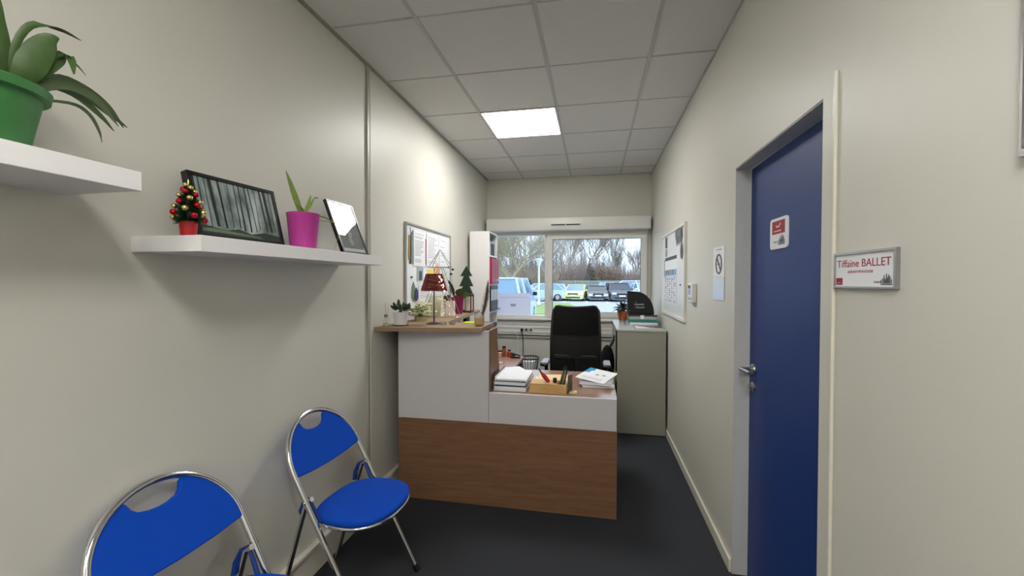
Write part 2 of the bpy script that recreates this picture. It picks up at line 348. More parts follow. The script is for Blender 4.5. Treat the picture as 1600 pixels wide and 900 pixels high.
# ================================================================== FURNITURE
# ---- folding chairs (local +x is forward)
def arch_pt(s, h, t=.545, H=.843, w=.215):
    k = math.hypot(1, t); z = h/k; return Vector((-t*z, s, z))
def make_chair(label):
    t = T('folding_chair', label, 'chair', (0, 0, 0), 0, 'blue folding chairs along the left wall')
    H, w, k = .843, .218, math.hypot(1, .545); L = H*k-.012; Lc = L-w
    pts = [arch_pt(-w, h) for h in (0.012, Lc*.33, Lc*.66)]+[arch_pt(w*math.cos(a), Lc+w*math.sin(a)) for a in [PI-PI*i/28 for i in range(29)]]+[arch_pt(w, h) for h in (Lc*.66, Lc*.33, 0.012)]
    O('frame_tube', tube(B(), pts, .0115, 12), chrome, t, smooth=50, world=False)
    for s in (-1, 1):
        O('foot_cap', tube(B(), [arch_pt(s*w, .0), arch_pt(s*w, .035)], .0145, 12), black, t, smooth=50, world=False)
    # backrest pad: fills arch, scooped handle notch at the top, slightly curved
    def back_outline(r, inset):
        o = []
        for i in range(25):
            a = -.12+(PI+.24)*i/24 - 0
            o.append((r*math.cos(a), Lc+r*math.sin(a)))
        return o
    r = w-.004
    top = [(r*math.cos(a), Lc+r*math.sin(a)) for a in [(.0)+PI*i/36 for i in range(37)]]
    outline = [(r, Lc-.002)]+[p for p in top if p[0] > .084]
    notch = [(.078, Lc+.186), (.070, Lc+.164), (.056, Lc+.150), (.030, Lc+.142), (0, Lc+.139), (-.030, Lc+.142), (-.056, Lc+.150), (-.070, Lc+.164), (-.078, Lc+.186)]
    outline += notch+[p for p in top if p[0] < -.084]+[(-r, Lc-.002), (-r, Lc-.020), (-.12, Lc-.030), (0, Lc-.034), (.12, Lc-.030), (r, Lc-.020)]
    bm = B(); k2 = math.hypot(1, .545); fwd = Vector((1/k2, 0, .545/k2))  # normal of the tube plane, facing forward
    def P(s, h, off):
        bow = -.012*(1-(s/w)**2)
        return arch_pt(s, h)+fwd*(off+bow)
    fr, bk = [bm.verts.new(P(s, h, .011)) for s, h in outline], [bm.verts.new(P(s, h, -.009)) for s, h in outline]
    n = len(outline)
    ff = bm.faces.new(fr); bf = bm.faces.new(bk[::-1])
    for i in range(n): bm.faces.new((fr[i], fr[(i+1) % n], bk[(i+1) % n], bk[i]))
    bmesh.ops.triangulate(bm, faces=[ff, bf])
    O('backrest', bm, blue, t, world=False, bevel=.005)
    # seat: rounded pad, wide front
    def seat_out(sc=1.0):
        pts = []
        for i in range(48):
            a = 2*PI*i/48; cx, sx = math.cos(a), math.sin(a)
            x = (.185 if cx > 0 else .178)*(abs(cx)**(.80 if cx > 0 else .62))*(1 if cx > 0 else -1); wy = .205*(abs(sx)**(.86 if cx > 0 else .70))*(1 if sx > 0 else -1)
            taper = 1.0 if x > 0 else 1+.10*(x/.182)
            pts.append((x*sc-.155, wy*taper*sc))
        return pts
    bm = B(); rings = []
    for sc, z in ((.95, .436), (.99, .439), (1.0, .447), (.99, .456), (.95, .461), (.75, .466), (.4, .468)):
        rings.append([bm.verts.new((x, y, z+.02*(x+.128))) for x, y in seat_out(sc)])
    for a, b in zip(rings, rings[1:]):
        for i in range(48): bm.faces.new((a[i], a[(i+1) % 48], b[(i+1) % 48], b[i]))
    bm.faces.new(rings[0][::-1]); bm.faces.new(rings[-1])
    O('seat', bm, blue, t, smooth=60, world=False)
    so = [(x, y, .430+.02*(x+.128)) for x, y in seat_out(.975)]
    O('seat_rim', tube(B(), so, .0095, 8, True), chrome, t, smooth=50, world=False)
    # rear legs: U tube from pivots above seat down behind
    hp = .50
    def rear(s): return [(-.545*hp-.004, s*.197, hp+.035), (-.545*hp-.03, s*.197, hp+.02), (-.34, s*.197, .40), (-.40, s*.197, .2), (-.452, s*.197, .012)]
    for s in (-1, 1):
        O('rear_leg', tube(B(), rear(s), .0105, 10), darkm if False else chrome, t, smooth=50, world=False)
        # painted seat bracket: inverted V between tube, rear leg and seat
        bm = tube(B(), [(-.545*.53, s*.196, .535), (-.318, s*.194, .518), (-.338, s*.19, .475), (-.335, s*.178, .438)], [.006, .009, .010, .009], 8)
        tube(bm, [(-.545*.53, s*.196, .53), (-.268, s*.194, .49), (-.24, s*.188, .44)], [.006, .008, .008], 8)
        br = O('seat_bracket', bm, bluep, t, smooth=50, world=False)
        O('rivet', ball(B(), (-.545*.53, s*.226, .53), .008, 8), chrome, br, smooth=60, world=False)
    return t
ch1 = make_chair('blue padded folding chair with chrome tube frame, farther one, beside the reception desk')
ch1.location = (-.872, 1.742, 0); ch1.rotation_euler.z = -.055
ch2 = copy_tree(ch1); ch2['label'] = 'blue padded folding chair with chrome tube frame, nearest the camera below the wall shelves'
ch2.location = (-.888, 1.028, 0); ch2.rotation_euler.z = -.052

# ---- wall shelves
def shelf(y0, y1, z0, z1, lab, depth=.25):
    t = T('wall_shelf', lab, 'shelf', (XL, (y0+y1)/2, z0), 0, 'white floating shelves')
    O('board', box(B(), XL, XL+depth, y0, y1, z0, z1, bev=.0015), shelfm, t)
shelf(1.027, 2.088, 1.539, 1.587, 'white floating shelf carrying picture frames and pink pot')
shelf(-.20, .867, 1.679, 1.727, 'white floating shelf at upper left carrying green potted plant')

# ---- reception desk
desk = T('reception_desk', 'white and walnut reception desk with raised counter at left', 'desk', (-.6, 2.62, 0))
FY = 2.612
O('lower_front_panel', box(B(), -1.283, .143, FY, FY+.022, .004, .541), brown, desk)
O('upper_front_panel', box(B(), -1.283, -.662, FY, FY+.022, .543, 1.135), deskw, desk)
O('edge_strip', box(B(), -1.283, -1.262, FY-.002, FY, .541, 1.135), deskw, desk)
O('apron_panel', box(B(), -.659, .140, FY, FY+.022, .543, .7375), deskw, desk)
O('end_panel', box(B(), .118, .140, FY+.022, 3.28, .02, .71), brown, desk)
O('end_panel', box(B(), -1.283, -1.262, FY+.022, 3.3, .02, 1.13), brown, desk)
O('desk_top', (lambda bm: (box(bm, -.655, .143, FY+.0225, 3.38, .722, .737), bm)[1])(B()), woodmat('desk_top_walnut', '8f6e60', 'a68577', .22), desk)
O('return_top', prism(B(), [(-1.30, 2.66), (-.655, 2.66), (-.655, 3.1), (-.640, 3.38), (-.655, 3.96), (-1.33, 3.96)], .024, TR(0, 0, .713)), MATS['desk_top_walnut'], desk)
for x, y in ((-.69, 3.9), (-1.28, 3.9)): O('leg', box(B(), x-.02, x+.02, y-.02, y+.02, 0, .713), darkm, desk)
prof = [(FY+.022, .738), (2.905, .738), (2.90, .80), (2.885, .87), (2.862, .93), (2.850, .99), (2.835, 1.05), (2.83, 1.135), (FY+.022, 1.135)]
O('divider_panel', prism(B(), prof, .02, Matrix(((0, 0, 1, -.674), (1, 0, 0, 0), (0, 1, 0, 0), (0, 0, 0, 1)))), brown, desk)
O('counter_top', prism(B(), [(XL+.004, 2.452), (-.694, 2.548), (-.702, 2.93), (-1.035, 2.86), (-1.158, 4.22), (XL+.004, 4.22)], .025, TR(0, 0, 1.135)), brownedge, desk)
for y in (3.3, 4.1): O('counter_post', box(B(), -1.30, -1.26, y-.02, y+.02, .738 if y < 3.9 else 0, 1.135), darkm, desk)

# ---- tambour cabinet at right
cab = T('office_cabinet', 'tall grey beige metal cabinet against the right wall by the window', 'cabinet', (.45, 4.6, 0))
cx0, cx1, cy0, cy1 = .222, .664, 4.11, 5.20
O('side_panel', box(B(), cx0, cx1, cy0, cy0+.02, .01, .99, bev=.002), cabm, cab)
O('side_panel', box(B(), cx0, cx1, cy1-.02, cy1, .01, .99), cabm, cab)
O('back_panel', box(B(), cx1-.01, cx1, cy0+.02, cy1-.02, .01, .99), cabm, cab)
O('top_panel', box(B(), cx0-.006, cx1+.002, cy0-.004, cy1, .985, 1.0, bev=.002), cabtop, cab)
O('base_panel', box(B(), cx0, cx1-.01, cy0+.02, cy1-.02, .01, .05), cabm, cab)
for z in (.36, .67): O('inner_shelf', box(B(), cx0+.03, cx1-.012, cy0+.021, cy1-.021, z, z+.018), cabm, cab)
d = O('tambour_door', box(B(), cx0+.012, cx0+.02, 4.62, cy1-.022, .05, .984), black, cab)
for i in range(18): O('slat', box(B(), cx0+.006, cx0+.012, 4.624+i*.0307, 4.624+i*.0307+.026, .052, .983), angm, d)

# ---- tall white bookcase
bk = T('tall_bookcase', 'tall narrow white bookcase holding binders at the end of the left wall', 'bookcase', (-1.24, 4.62, 0))
bx0, bx1, by0, by1 = XL+.036, -1.115, 4.432, 4.812
O('side_panel', box(B(), bx0, bx1, by0, by0+.018, 0, 2.0), white, bk); O('side_panel', box(B(), bx0, bx1, by1-.018, by1, 0, 2.0), white, bk)
O('back_panel', box(B(), bx0, bx0+.006, by0+.018, by1-.018, 0, 2.0), white, bk)
O('top_panel', box(B(), bx0+.006, bx1, by0+.018, by1-.018, 1.982, 2.0), white, bk)
for z in (.05, .41, .76, 1.105, 1.405, 1.725): O('shelf_board', box(B(), bx0+.006, bx1, by0+.018, by1-.018, z, z+.018), white, bk)
def binder(i, z, m, lab, x1=-1.088, w=.078, h=.285, grp=None):
    y = by0+.020+i*(w+.006)
    t = T('lever_arch_binder', lab, 'binder', (x1, y+w/2, z), 0, grp)
    bm = B(); box(bm, x1-.22, x1, y, y+.003, z, z+h); box(bm, x1-.22, x1, y+w-.003, y+w, z, z+h); box(bm, x1-.003, x1, y+.003, y+w-.003, z, z+h)
    O('cover', bm, m, t); O('pages', box(B(), x1-.215, x1-.02, y+.006, y+w-.012, z+.008, z+h-.012), paper, t)
    O('spine_label', box(B(), x1, x1+.001, y+.014, y+w-.014, z+.12, z+.24), paper if m is not crimson else crimson, t)
    O('finger_ring', tube(B(), [(x1+.001, y+w/2+.011*math.cos(a), z+.05+.011*math.sin(a)) for a in [2*PI*q/14 for q in range(14)]], .0018, 6, True), chrome, t)
order = ['nearest', 'second', 'third', 'farthest']
for i in range(4): binder(i, 1.424, crimson, f'crimson binder on the upper binder shelf of the bookcase, {order[i]} of four', grp='crimson binders')
for i, (m, c) in enumerate(((navy, 'navy'), (dkgreen, 'dark green'), (black, 'black'), (navy, 'navy'))):
    binder(i, 1.124, m, f'{c} binder with white label on the lower binder shelf, {order[i]} of four', x1=-1.10, grp='dark binders')
for i in range(2):
    t = T('storage_box', ['grey storage box in the bookcase top compartment, nearer one', 'grey storage box in the bookcase top compartment, rear one'][i], 'box', (-1.2, 4.53+.16*i, 1.743))
    O('body', box(B(), -1.32, -1.14, 4.46+.17*i, 4.60+.17*i, 1.743, 1.88, bev=.004), [greyp, ink][i], t); O('lid', box(B(), -1.323, -1.137, 4.457+.17*i, 4.603+.17*i, 1.88, 1.905, bev=.003), greyp, t)

# ---- office chair
oc = T('office_chair', 'black high-back mesh office chair behind the reception desk', 'chair', (-.16, 3.86, 0))
def off(x, y, z): return (-.16+x, 3.86+y, z)
bm = B()
def backpt(u, v): # u -1..1 v 0..1 ; back nearest camera side is its rear (-y)
    wd = .212-.010*v+.01*math.sin(v*PI); z = .50+.725*v; y = -.03-.06*math.sin(v*PI*.9)+.05*(u*u)+(v*.02)
    return Vector(off(u*wd, y-.02, z))
def roundrect(v, u):  # shrink corners at the top
    lim = 1.0
    if v > .93: lim = 1-.13*((v-.93)/.07)**2
    return u*lim
NU, NV = 12, 24
for s, nm in ((0, 'f'),):
    g = [[bm.verts.new(backpt(roundrect(j/NV, -1+2*i/NU), j/NV)) for i in range(NU+1)] for j in range(NV+1)]
    g2 = [[bm.verts.new(backpt(roundrect(j/NV, -1+2*i/NU), j/NV)+Vector((0, .022, 0))) for i in range(NU+1)] for j in range(NV+1)]
    for j in range(NV):
        for i in range(NU):
            bm.faces.new((g[j][i], g[j][i+1], g[j+1][i+1], g[j+1][i])); bm.faces.new((g2[j][i], g2[j+1][i], g2[j+1][i+1], g2[j][i+1]))
    for j in range(NV):
        bm.faces.new((g[j][0], g[j+1][0], g2[j+1][0], g2[j][0])); bm.faces.new((g[j][NU], g2[j][NU], g2[j+1][NU], g[j+1][NU]))
    for i in range(NU):
        bm.faces.new((g[NV][i], g[NV][i+1], g2[NV][i+1], g2[NV][i])); bm.faces.new((g[0][i], g2[0][i], g2[0][i+1], g[0][i+1]))
# semi-sheer mesh fabric
mm = bpy.data.materials.new('sheer_black_mesh'); mm.use_nodes = True; mn = mm.node_tree.nodes; ml = mm.node_tree.links
mb = mn['Principled BSDF']; mb.inputs['Base Color'].default_value = (.006, .006, .007, 1); mb.inputs['Roughness'].default_value = .8; mb.inputs['Alpha'].default_value = .95
O('mesh_back', bm, mm, oc, smooth=50)
rim = [backpt(roundrect(v, -1), v)+Vector((0, .01, 0)) for v in [i/20 for i in range(21)]]+[backpt(roundrect(1, u), 1)+Vector((0, .01, .006-.012*(1-u*u))) for u in [-.85+i*.2125 for i in range(9)]]+[backpt(roundrect(v, 1), v)+Vector((0, .01, 0)) for v in [1-i/20 for i in range(21)]]
O('back_frame', tube(B(), rim, .014, 8), black, oc, smooth=50)
bm = B(); g = [[[bm.verts.new(backpt(roundrect(v, -.97+1.94*i/NU), v)+Vector((0, o_, 0))) for i in range(NU+1)] for v in [.66+.335*j/8 for j in range(9)]] for o_ in (-.006, .024)]
for j in range(8):
    for i in range(NU):
        bm.faces.new((g[0][j][i], g[0][j][i+1], g[0][j+1][i+1], g[0][j+1][i])); bm.faces.new((g[1][j][i], g[1][j+1][i], g[1][j+1][i+1], g[1][j][i+1]))
O('headrest_panel', bm, blackf, oc, smooth=50)
bm = B(); ball(bm, off(0, .22, .47), .25, 20, (1, 1, .2)); O('seat', bm, blackf, oc, smooth=50)
O('back_post', tube(B(), [off(0, .15, .42), off(0, -.05, .42), off(0, -.085, .50), off(0, -.09, .78)], .022, 8), black, oc, smooth=50)
O('lumbar_bar', box(B(), *[off(-.19, 0, 0)[0], off(.19, 0, 0)[0]], 3.765, 3.785, .76, .80, bev=.008), black, oc)
O('gas_column', tube(B(), [off(0, .15, .1), off(0, .15, .44)], .025, 12), black, oc, smooth=50)
for s in (-1, 1):
    O('arm_post', tube(B(), [off(s*.2, .2, .43), off(s*.272, .2, .45), off(s*.278, .1, .56), off(s*.275, .06, .685)], .017, 8), black, oc, smooth=50)
    a = O('armrest', box(B(), -.038, .038, -.12, .12, 0, .03, TR(*off(s*.28, .03, .685)), bev=.014), black, oc, smooth=50)
    O('pad', box(B(), -.028, .028, -.108, .108, 0, .008, TR(*off(s*.28, .03, .714)), bev=.003), greyp, a)
for i in range(5):
    a = 2*PI*i/5+.3; O('base_arm', tube(B(), [off(0, .15, .1), off(.28*math.cos(a), .15+.28*math.sin(a), .07)], [.024, .014], 8), black, oc, smooth=50)
    O('caster', lathe(B(), [(0, -.02), (.028, -.02), (.03, 0), (.028, .02), (0, .02)], m=Matrix.Translation(off(.29*math.cos(a), .15+.29*math.sin(a), .031)) @ Euler((PI/2, 0, a)).to_matrix().to_4x4(), n=16), black, oc, smooth=50)

# ================================================================== WALL BOARDS AND SIGNS
def frame_board(name, lab, cat, Mx, w, h, d, fr, fm, pm):
    t = T(name, lab, cat, Mx.translation)
    O('panel', pbox(B(), Mx, fr*.5, w-fr*.5, fr*.5, h-fr*.5, 0, d*.6), pm, t)
    for q in ((0, w, 0, fr), (0, w, h-fr, h), (0, fr, fr, h-fr), (w-fr, w, fr, h-fr)): O('frame_rail', pbox(B(), Mx, *q, 0, d), fm, t)
    return t
boardw = mat('board_white', 'e2e4e6', .3, var=.01)
frame_board('notice_board', 'white magnetic notice board on left wall covered in papers', 'board', onL(XL, 2.885, 1.235), .985, .658, .018, .016, alu, boardw)
bx = XL+.0115
def sheet(name, lab, cat, Mx, u0, u1, v0, v1, w=.0, m=paper, th=.0012, lines=0, grp=None, skew=0):
    t = T(name, lab, cat, Mx @ Vector(((u0+u1)/2, v0, w)), 0, grp)
    bm = prism(B(), [(u0, v0), (u1, v0), (u1+skew, v1), (u0+skew, v1)], th, Mx @ Matrix.Translation((0, 0, w))); O('page', bm, m, t)
    if lines:
        bm = B(); hh = (v1-v0); n = lines
        for i in range(n):
            v = v1-hh*(.10+.82*i/n); uu = (u1-u0)
            if random.random() < .15: continue
            pbox(bm, Mx @ Matrix.Translation((0, 0, w+th)), u0+uu*.1, u0+uu*random.uniform(.55, .92), v-.0025, v+.0015, 0, .0003)
        O('printed_lines', bm, inkl, t)
    return t
ML = onL(bx, 0, 0)
sheet('pinned_sheet', 'white printed page leftmost on the notice board', 'paper', ML, 3.02, 3.245, 1.572, 1.852, .004, lines=22, grp='pages on the notice board')
sheet('pinned_sheet', 'white printed page in the middle of the notice board with crimson strip at its left', 'paper', ML, 3.275, 3.545, 1.575, 1.850, .003, lines=16, grp='pages on the notice board')
sheet('pinned_sheet', 'white page rightmost on the notice board with its right edge sloping', 'paper', ML, 3.575, 3.80, 1.585, 1.845, .002, lines=8, grp='pages on the notice board', skew=-.02)
sheet('pinned_sheet', 'teal card sticking out behind the leftmost page on the notice board', 'card', ML, 2.998, 3.05, 1.585, 1.845, .001, m=mat('teal_card', '7c9a9c', .6))
tag(O('paper_strip', pbox(B(), ML, 3.250, 3.268, 1.59, 1.80, .002, .0035), crimson), 'narrow crimson strip between two pages on the notice board', 'paper')
tag(O('bookmark', pbox(B(), ML, 2.935, 2.952, 1.62, 1.80, .001, .006), mat('ochre', 'b59347', .6)), 'ochre bookmark at the left edge of the notice board', 'bookmark')
tag(O('bookmark', pbox(B(), ML, 2.956, 2.974, 1.585, 1.80, .001, .008), mat('brown_card', '4e2f28', .6)), 'dark brown bookmark next to the ochre bookmark on the notice board', 'bookmark')
tag(O('ribbon', tube(B(), [ML @ Vector(p) for p in ((2.95, 1.86, .006), (2.958, 1.83, .008), (2.962, 1.80, .008), (2.98, 1.825, .008))], .003, 6), black), 'black cord tied above the bookmarks on the notice board', 'cord')
t = sheet('photo_print', 'small grey photo print below the pages on the notice board', 'photo', ML, 3.09, 3.21, 1.455, 1.565, .001, m=mat('photo_grey', 'a6a9ad', .4))
O('dark_figure', pbox(B(), ML, 3.125, 3.185, 1.462, 1.535, .0022, .0028), ink, t)
sheet('pinned_sheet', 'pale sheet with faint print low on the notice board behind the red lamp', 'paper', ML, 3.12, 3.42, 1.27, 1.43, .001, lines=9)
tag(O('sticky_note', pbox(B(), ML, 3.30, 3.44, 1.47, 1.555, .001, .002), mat('note_yellow', 'f0d860', .6)), 'yellow sticky note on the notice board above the red lampshade', 'note')
tag(O('paper_ornament', prism(B(), [(3.44, 1.50), (3.50, 1.47), (3.58, 1.50), (3.565, 1.57), (3.51, 1.62), (3.45, 1.57)], .002, ML @ TR(0, 0, .003)), mat('peach', 'eab27e', .6)), 'peach leaf-shaped ornament beside the yellow note on the notice board', 'ornament')
tag(O('magnet', ball(B(), ML @ Vector((2.985, 1.485, .004)), .016, 10, (.4, 1, .5)), black, smooth=60), 'black oval magnet at left of the notice board', 'magnet')
tag(O('felt_leaf', prism(B(), [(2.985, 1.33), (3.02, 1.30), (3.055, 1.34), (3.05, 1.41), (3.02, 1.45), (2.99, 1.41)], .003, ML @ TR(0, 0, .001)), mat('sage', '72806e', .8)), 'sage green leaf shape hanging low on the notice board', 'ornament')
tag(O('pennant', prism(B(), [(3.03, 1.325), (3.065, 1.295), (3.10, 1.325), (3.095, 1.38), (3.06, 1.405), (3.04, 1.37)], .004, ML @ TR(0, 0, .004)), mat('violet', '3b3672', .6)), 'violet pointed ornament low on the notice board beside the leaf shape', 'ornament')
# right board
MRx = onR(XR, 4.405, 1.150)
frame_board('planning_board', 'white framed whiteboard on right wall with a calendar', 'board', MRx, 1.07, .755, .020, .022, pvc, boardw)
MR = onR(XR-.0125, 0, 0)   # local x = -y
t = T('wall_calendar', 'year calendar with blue header on the right whiteboard', 'calendar', (XR-.014, 3.95, 1.26))
O('page', pbox(B(), MR, -4.255, -3.645, 1.262, 1.682, 0, .0015), paper, t)
O('banner', pbox(B(), MR, -4.235, -3.66, 1.648, 1.678, .0015, .002), ink, t)
for i in range(5): O('month_header', pbox(B(), MR, -4.225+i*.113, -4.125+i*.113, 1.515, 1.562, .0015, .0022), mat(['bluegrey1', 'bluegrey2', 'bluegrey3', 'bluegrey4', 'bluegrey5'][i], ['6d7f92', '5c7fa0', '7693ac', '6289b4', '8aa4bd'][i], .6), t)
bm = B()
for i in range(6): pbox(bm, MR, -4.23+i*.113, -4.226+i*.113, 1.275, 1.515, .0015, .002)
for i in range(13): pbox(bm, MR, -4.23, -3.665, 1.275+i*.0195, 1.2775+i*.0195, .0015, .002)
O('grid_lines', bm, mat('ink_blue', '4a5070', .7), t)
bm = B()
for i in range(5):
    for j in range(12):
        if random.random() < .55: pbox(bm, MR, -4.222+i*.113, -4.222+i*.113+random.uniform(.02, .08), 1.281+j*.0195, 1.289+j*.0195, .0015, .0019)
O('date_marks', bm, mat('mark_blue', '8d93bd', .7), t)
for (u0, u1, v0, v1, lab, mm_) in ((-4.245, -4.13, 1.77, 1.87, 'small grey photo high at the left edge of the right whiteboard', ink), (-4.24, -4.125, 1.69, 1.76, 'small pale grey photo in the middle of the left edge of the right whiteboard', inkl), (-4.30, -4.262, 1.50, 1.66, 'tall dark photo strip left of the year calendar', ink)):
    t = sheet('photo_print', lab, 'photo', MR, u0, u1, v0, v1, 0, m=mm_, grp='photos on the right whiteboard')
    O('pale_border', pbox(B(), MR, u0, u0+.012, v0, v1, .0012, .0018), paper, t)
for i in range(3):
    u = -3.66+i*.085
    t = T('paper_tassel', f'grey curled paper strip at the top of the right whiteboard, {["left", "middle", "right"][i]} of three', 'strip', MR @ Vector((u, 1.75, 0)))
    bm = B(); ribbon(bm, [MR @ Vector((u+.02*math.sin(k*.8), 1.88-k*.026, .004+.006*math.sin(k))) for k in range(6)], [.028, .034, .03, .034, .03, .02], MR.to_3x3() @ Vector((1, 0, 0)), .1); O('strip', bm, inkl, t)
    bm = B(); ribbon(bm, [MR @ Vector((u+.012+.02*math.sin(k*.8), 1.87-k*.026, .010+.006*math.sin(k))) for k in range(5)], [.006, .008, .007, .008, .005], MR.to_3x3() @ Vector((1, 0, 0)), .1); O('dark_edge', bm, ink, t)
t = T('paper_tassel', 'long grey curled strip hanging at the right edge of the right whiteboard', 'strip', MR @ Vector((-3.46, 1.62, 0)))
O('strip', ribbon(B(), [MR @ Vector((-3.455+.012*math.sin(k*.7), 1.755-k*.024, .006)) for k in range(6)], [.02, .03, .036, .034, .03, .018], (0, -1, 0), .1), ink, t)
tag(O('magnet', lathe(B(), [(0, .006), (.007, .006), (.007, 0), (0, 0)], m=MR @ TR(-3.50, 1.43, 0), n=12), black), 'tiny black round magnet right of the year calendar', 'magnet')
# thermostat
M1 = onR(XR, 3.155, 1.312)
t = T('wall_thermostat', 'small white wall box with grey display beside the whiteboard', 'thermostat', M1.translation)
O('casing', box(B(), 0, .135, 0, .132, 0, .032, M1, bev=.005), pvc, t); O('display', pbox(B(), M1, .02, .085, .095, .118, .032, .033), ink, t)
O('blue_sticker', pbox(B(), M1, .018, .09, .055, .09, .032, .0328), mat('sticker_blue', '8fa6cf', .5), t); O('button', pbox(B(), M1, .095, .112, .02, .035, .032, .035), greyp, t)
O('button', pbox(B(), M1, .03, .06, .018, .036, .032, .034), greyp, t)
# no smoking sign
M2 = onR(XR, 2.618, 1.358)
t = T('no_smoking_sign', 'white no smoking sheet in a clear sleeve on the right wall', 'sign', M2.translation)
O('page', pbox(B(), M2, 0, .207, 0, .292, .001, .003), paper, t)
O('sleeve_sheen', pbox(B(), M2, -.003, .21, -.003, .125, .003, .0042), mat('sleeve', 'dde0e6', .15), t)  # opaque pale panel: the plastic sleeve's sheen painted over the lower page
Mc = M2 @ TR(.112, .195, .003)
sgn = O('prohibition_ring', tube(B(), [Mc @ Vector((.052*math.cos(a), .052*math.sin(a), 0)) for a in [2*PI*i/40 for i in range(40)]], .0045, 6, True), ink, t)
O('prohibition_bar', tube(B(), [Mc @ Vector((-.037, .037, 0)), Mc @ Vector((.037, -.037, 0))], .0045, 6), ink, t)
O('cigarette', pbox(B(), Mc, -.032, .026, -.004, .004, 0, .0015), inkl, t)
O('caption', (lambda bm: (pbox(bm, Mc, -.055, .05, .078, .083, 0, .0006), pbox(bm, Mc, -.07, .05, -.074, -.069, 0, .0006), pbox(bm, Mc, -.06, .035, -.083, -.079, 0, .0006), bm)[-1])(B()), inkl, t)
# name plate
skyl = [(0, .0, .010), (.010, .0, .016), (.018, 0, .028), (.024, 0, .014), (.031, 0, .034), (.036, 0, .020), (.043, 0, .030), (.050, 0, .024), (.058, 0, .012)]
def skyline(Mx, s, parent, m=ink):
    bm = B()
    for i, (x, _, h) in enumerate(skyl):
        pbox(bm, Mx, x*s, (x+.0045)*s, .006*s, (.006+h)*s, 0, .0006)
        prism(bm, [(x*s, (.006+h)*s), ((x+.0045)*s, (.006+h)*s), ((x+.00225)*s, (.011+h)*s)], .0006, Mx)
    pbox(bm, Mx, 0, .064*s, 0, .0045*s, 0, .0006)
    return O('skyline_logo', bm, m, parent)
M3 = onR(XR, 1.357, 1.4385)
t = T('name_plate', 'white name plate in silver frame on the wall right of the door', 'sign', M3.translation)
W, Hh = .252, .096
O('card', pbox(B(), M3, .004, W-.004, .004, Hh-.004, .001, .006), paper, t)
for q in ((0, W, 0, .0045), (0, W, Hh-.0055, Hh), (0, .0045, .0045, Hh-.0055), (W-.007, W, .0045, Hh-.0055)): O('frame_rail', pbox(B(), M3, *q, 0, .010), steel, t)
dred = mat('print_red', '9e1d2c', .6)
text('name_text', 'Tiffaïne BALLET', .0285, dred, M3 @ TR(.122, .0645, .0062), t, .0003, sx=1.18)
text('role_text', 'ASSISTANTE PÉDAGOGIQUE', .0092, dred, M3 @ TR(.114, .0425, .0062), t, .0002, sx=.9)
O('red_logo', pbox(B(), M3, .008, .038, .008, .027, .006, .0066), dred, t)
O('logo_mark', pbox(B(), M3, .013, .033, .012, .0145, .0066, .007), mat('pinkish', 'cf8a90', .6), t)
skyline(M3 @ TR(.196, .009, .0062), .62, t)
text('logo_text', 'campus', .009, ink, M3 @ TR(.183, .0165, .0062), t, .0002)
# badge on the door
M4 = onR(LX, 2.002, 1.592)
t = T('door_sign', 'small white rounded sign with red square on the blue door', 'sign', M4.translation)
def rrect(w, h, r, n=5):
    o = []
    for cx, cy, a0 in ((w-r, r, -PI/2), (w-r, h-r, 0), (r, h-r, PI/2), (r, r, PI)):
        for i in range(n+1): a = a0+PI/2*i/n; o.append((cx+r*math.cos(a), cy+r*math.sin(a)))
    return o
O('plate', prism(B(), rrect(.165, .128, .016), .006, M4), paper, t)
O('red_square', pbox(B(), M4, .022, .143, .062, .116, .006, .0066), dred, t)
M5 = M4 @ TR(.06, .072, .0066)
bm = B(); prism(bm, [(.0, .022), (.012, .015), (.03, .017), (.045, .028), (.042, .036), (.03, .024), (.012, .021), (.002, .028)], .0005, M5); pbox(bm, M5, -.02, .05, .0, .004, 0, .0005)
O('white_mark', bm, mat('mark_pale', 'e7cdd0', .6), t)
skyline(M4 @ TR(.082, .016, .006), .95, t); text('logo_text', 'campus', .013, ink, M4 @ TR(.055, .03, .0061), t, .0002)
# framed poster at the right edge of the picture
M6 = onR(XR, .825, 1.656)
t = T('framed_poster', 'glossy poster frame hanging high at the right edge of the photograph', 'picture', M6.translation)
for q in ((0, .62, 0, .012), (0, .62, .80, .812), (0, .005, .012, .80), (.615, .62, .012, .80)): O('frame_rail', pbox(B(), M6, *q, 0, .012), mat('silver_frame', 'b9b6b4', .25, .7), t)
O('black_border', (lambda bm: ([pbox(bm, M6, *q, .004, .012) for q in ((.005, .615, .012, .022), (.005, .615, .790, .80), (.005, .014, .022, .790), (.606, .615, .022, .790))], bm)[1])(B()), mat('border_violet', '5a4a58', .4), t)
O('print', pbox(B(), M6, .014, .606, .022, .790, .002, .006), mat('poster_pale', 'd9ccd2', .5), t)
O('glazing', pbox(B(), M6, .006, .614, .013, .799, .0122, .0132), glassmat('frame_glass', (.97, .97, .97), 1.0), t)
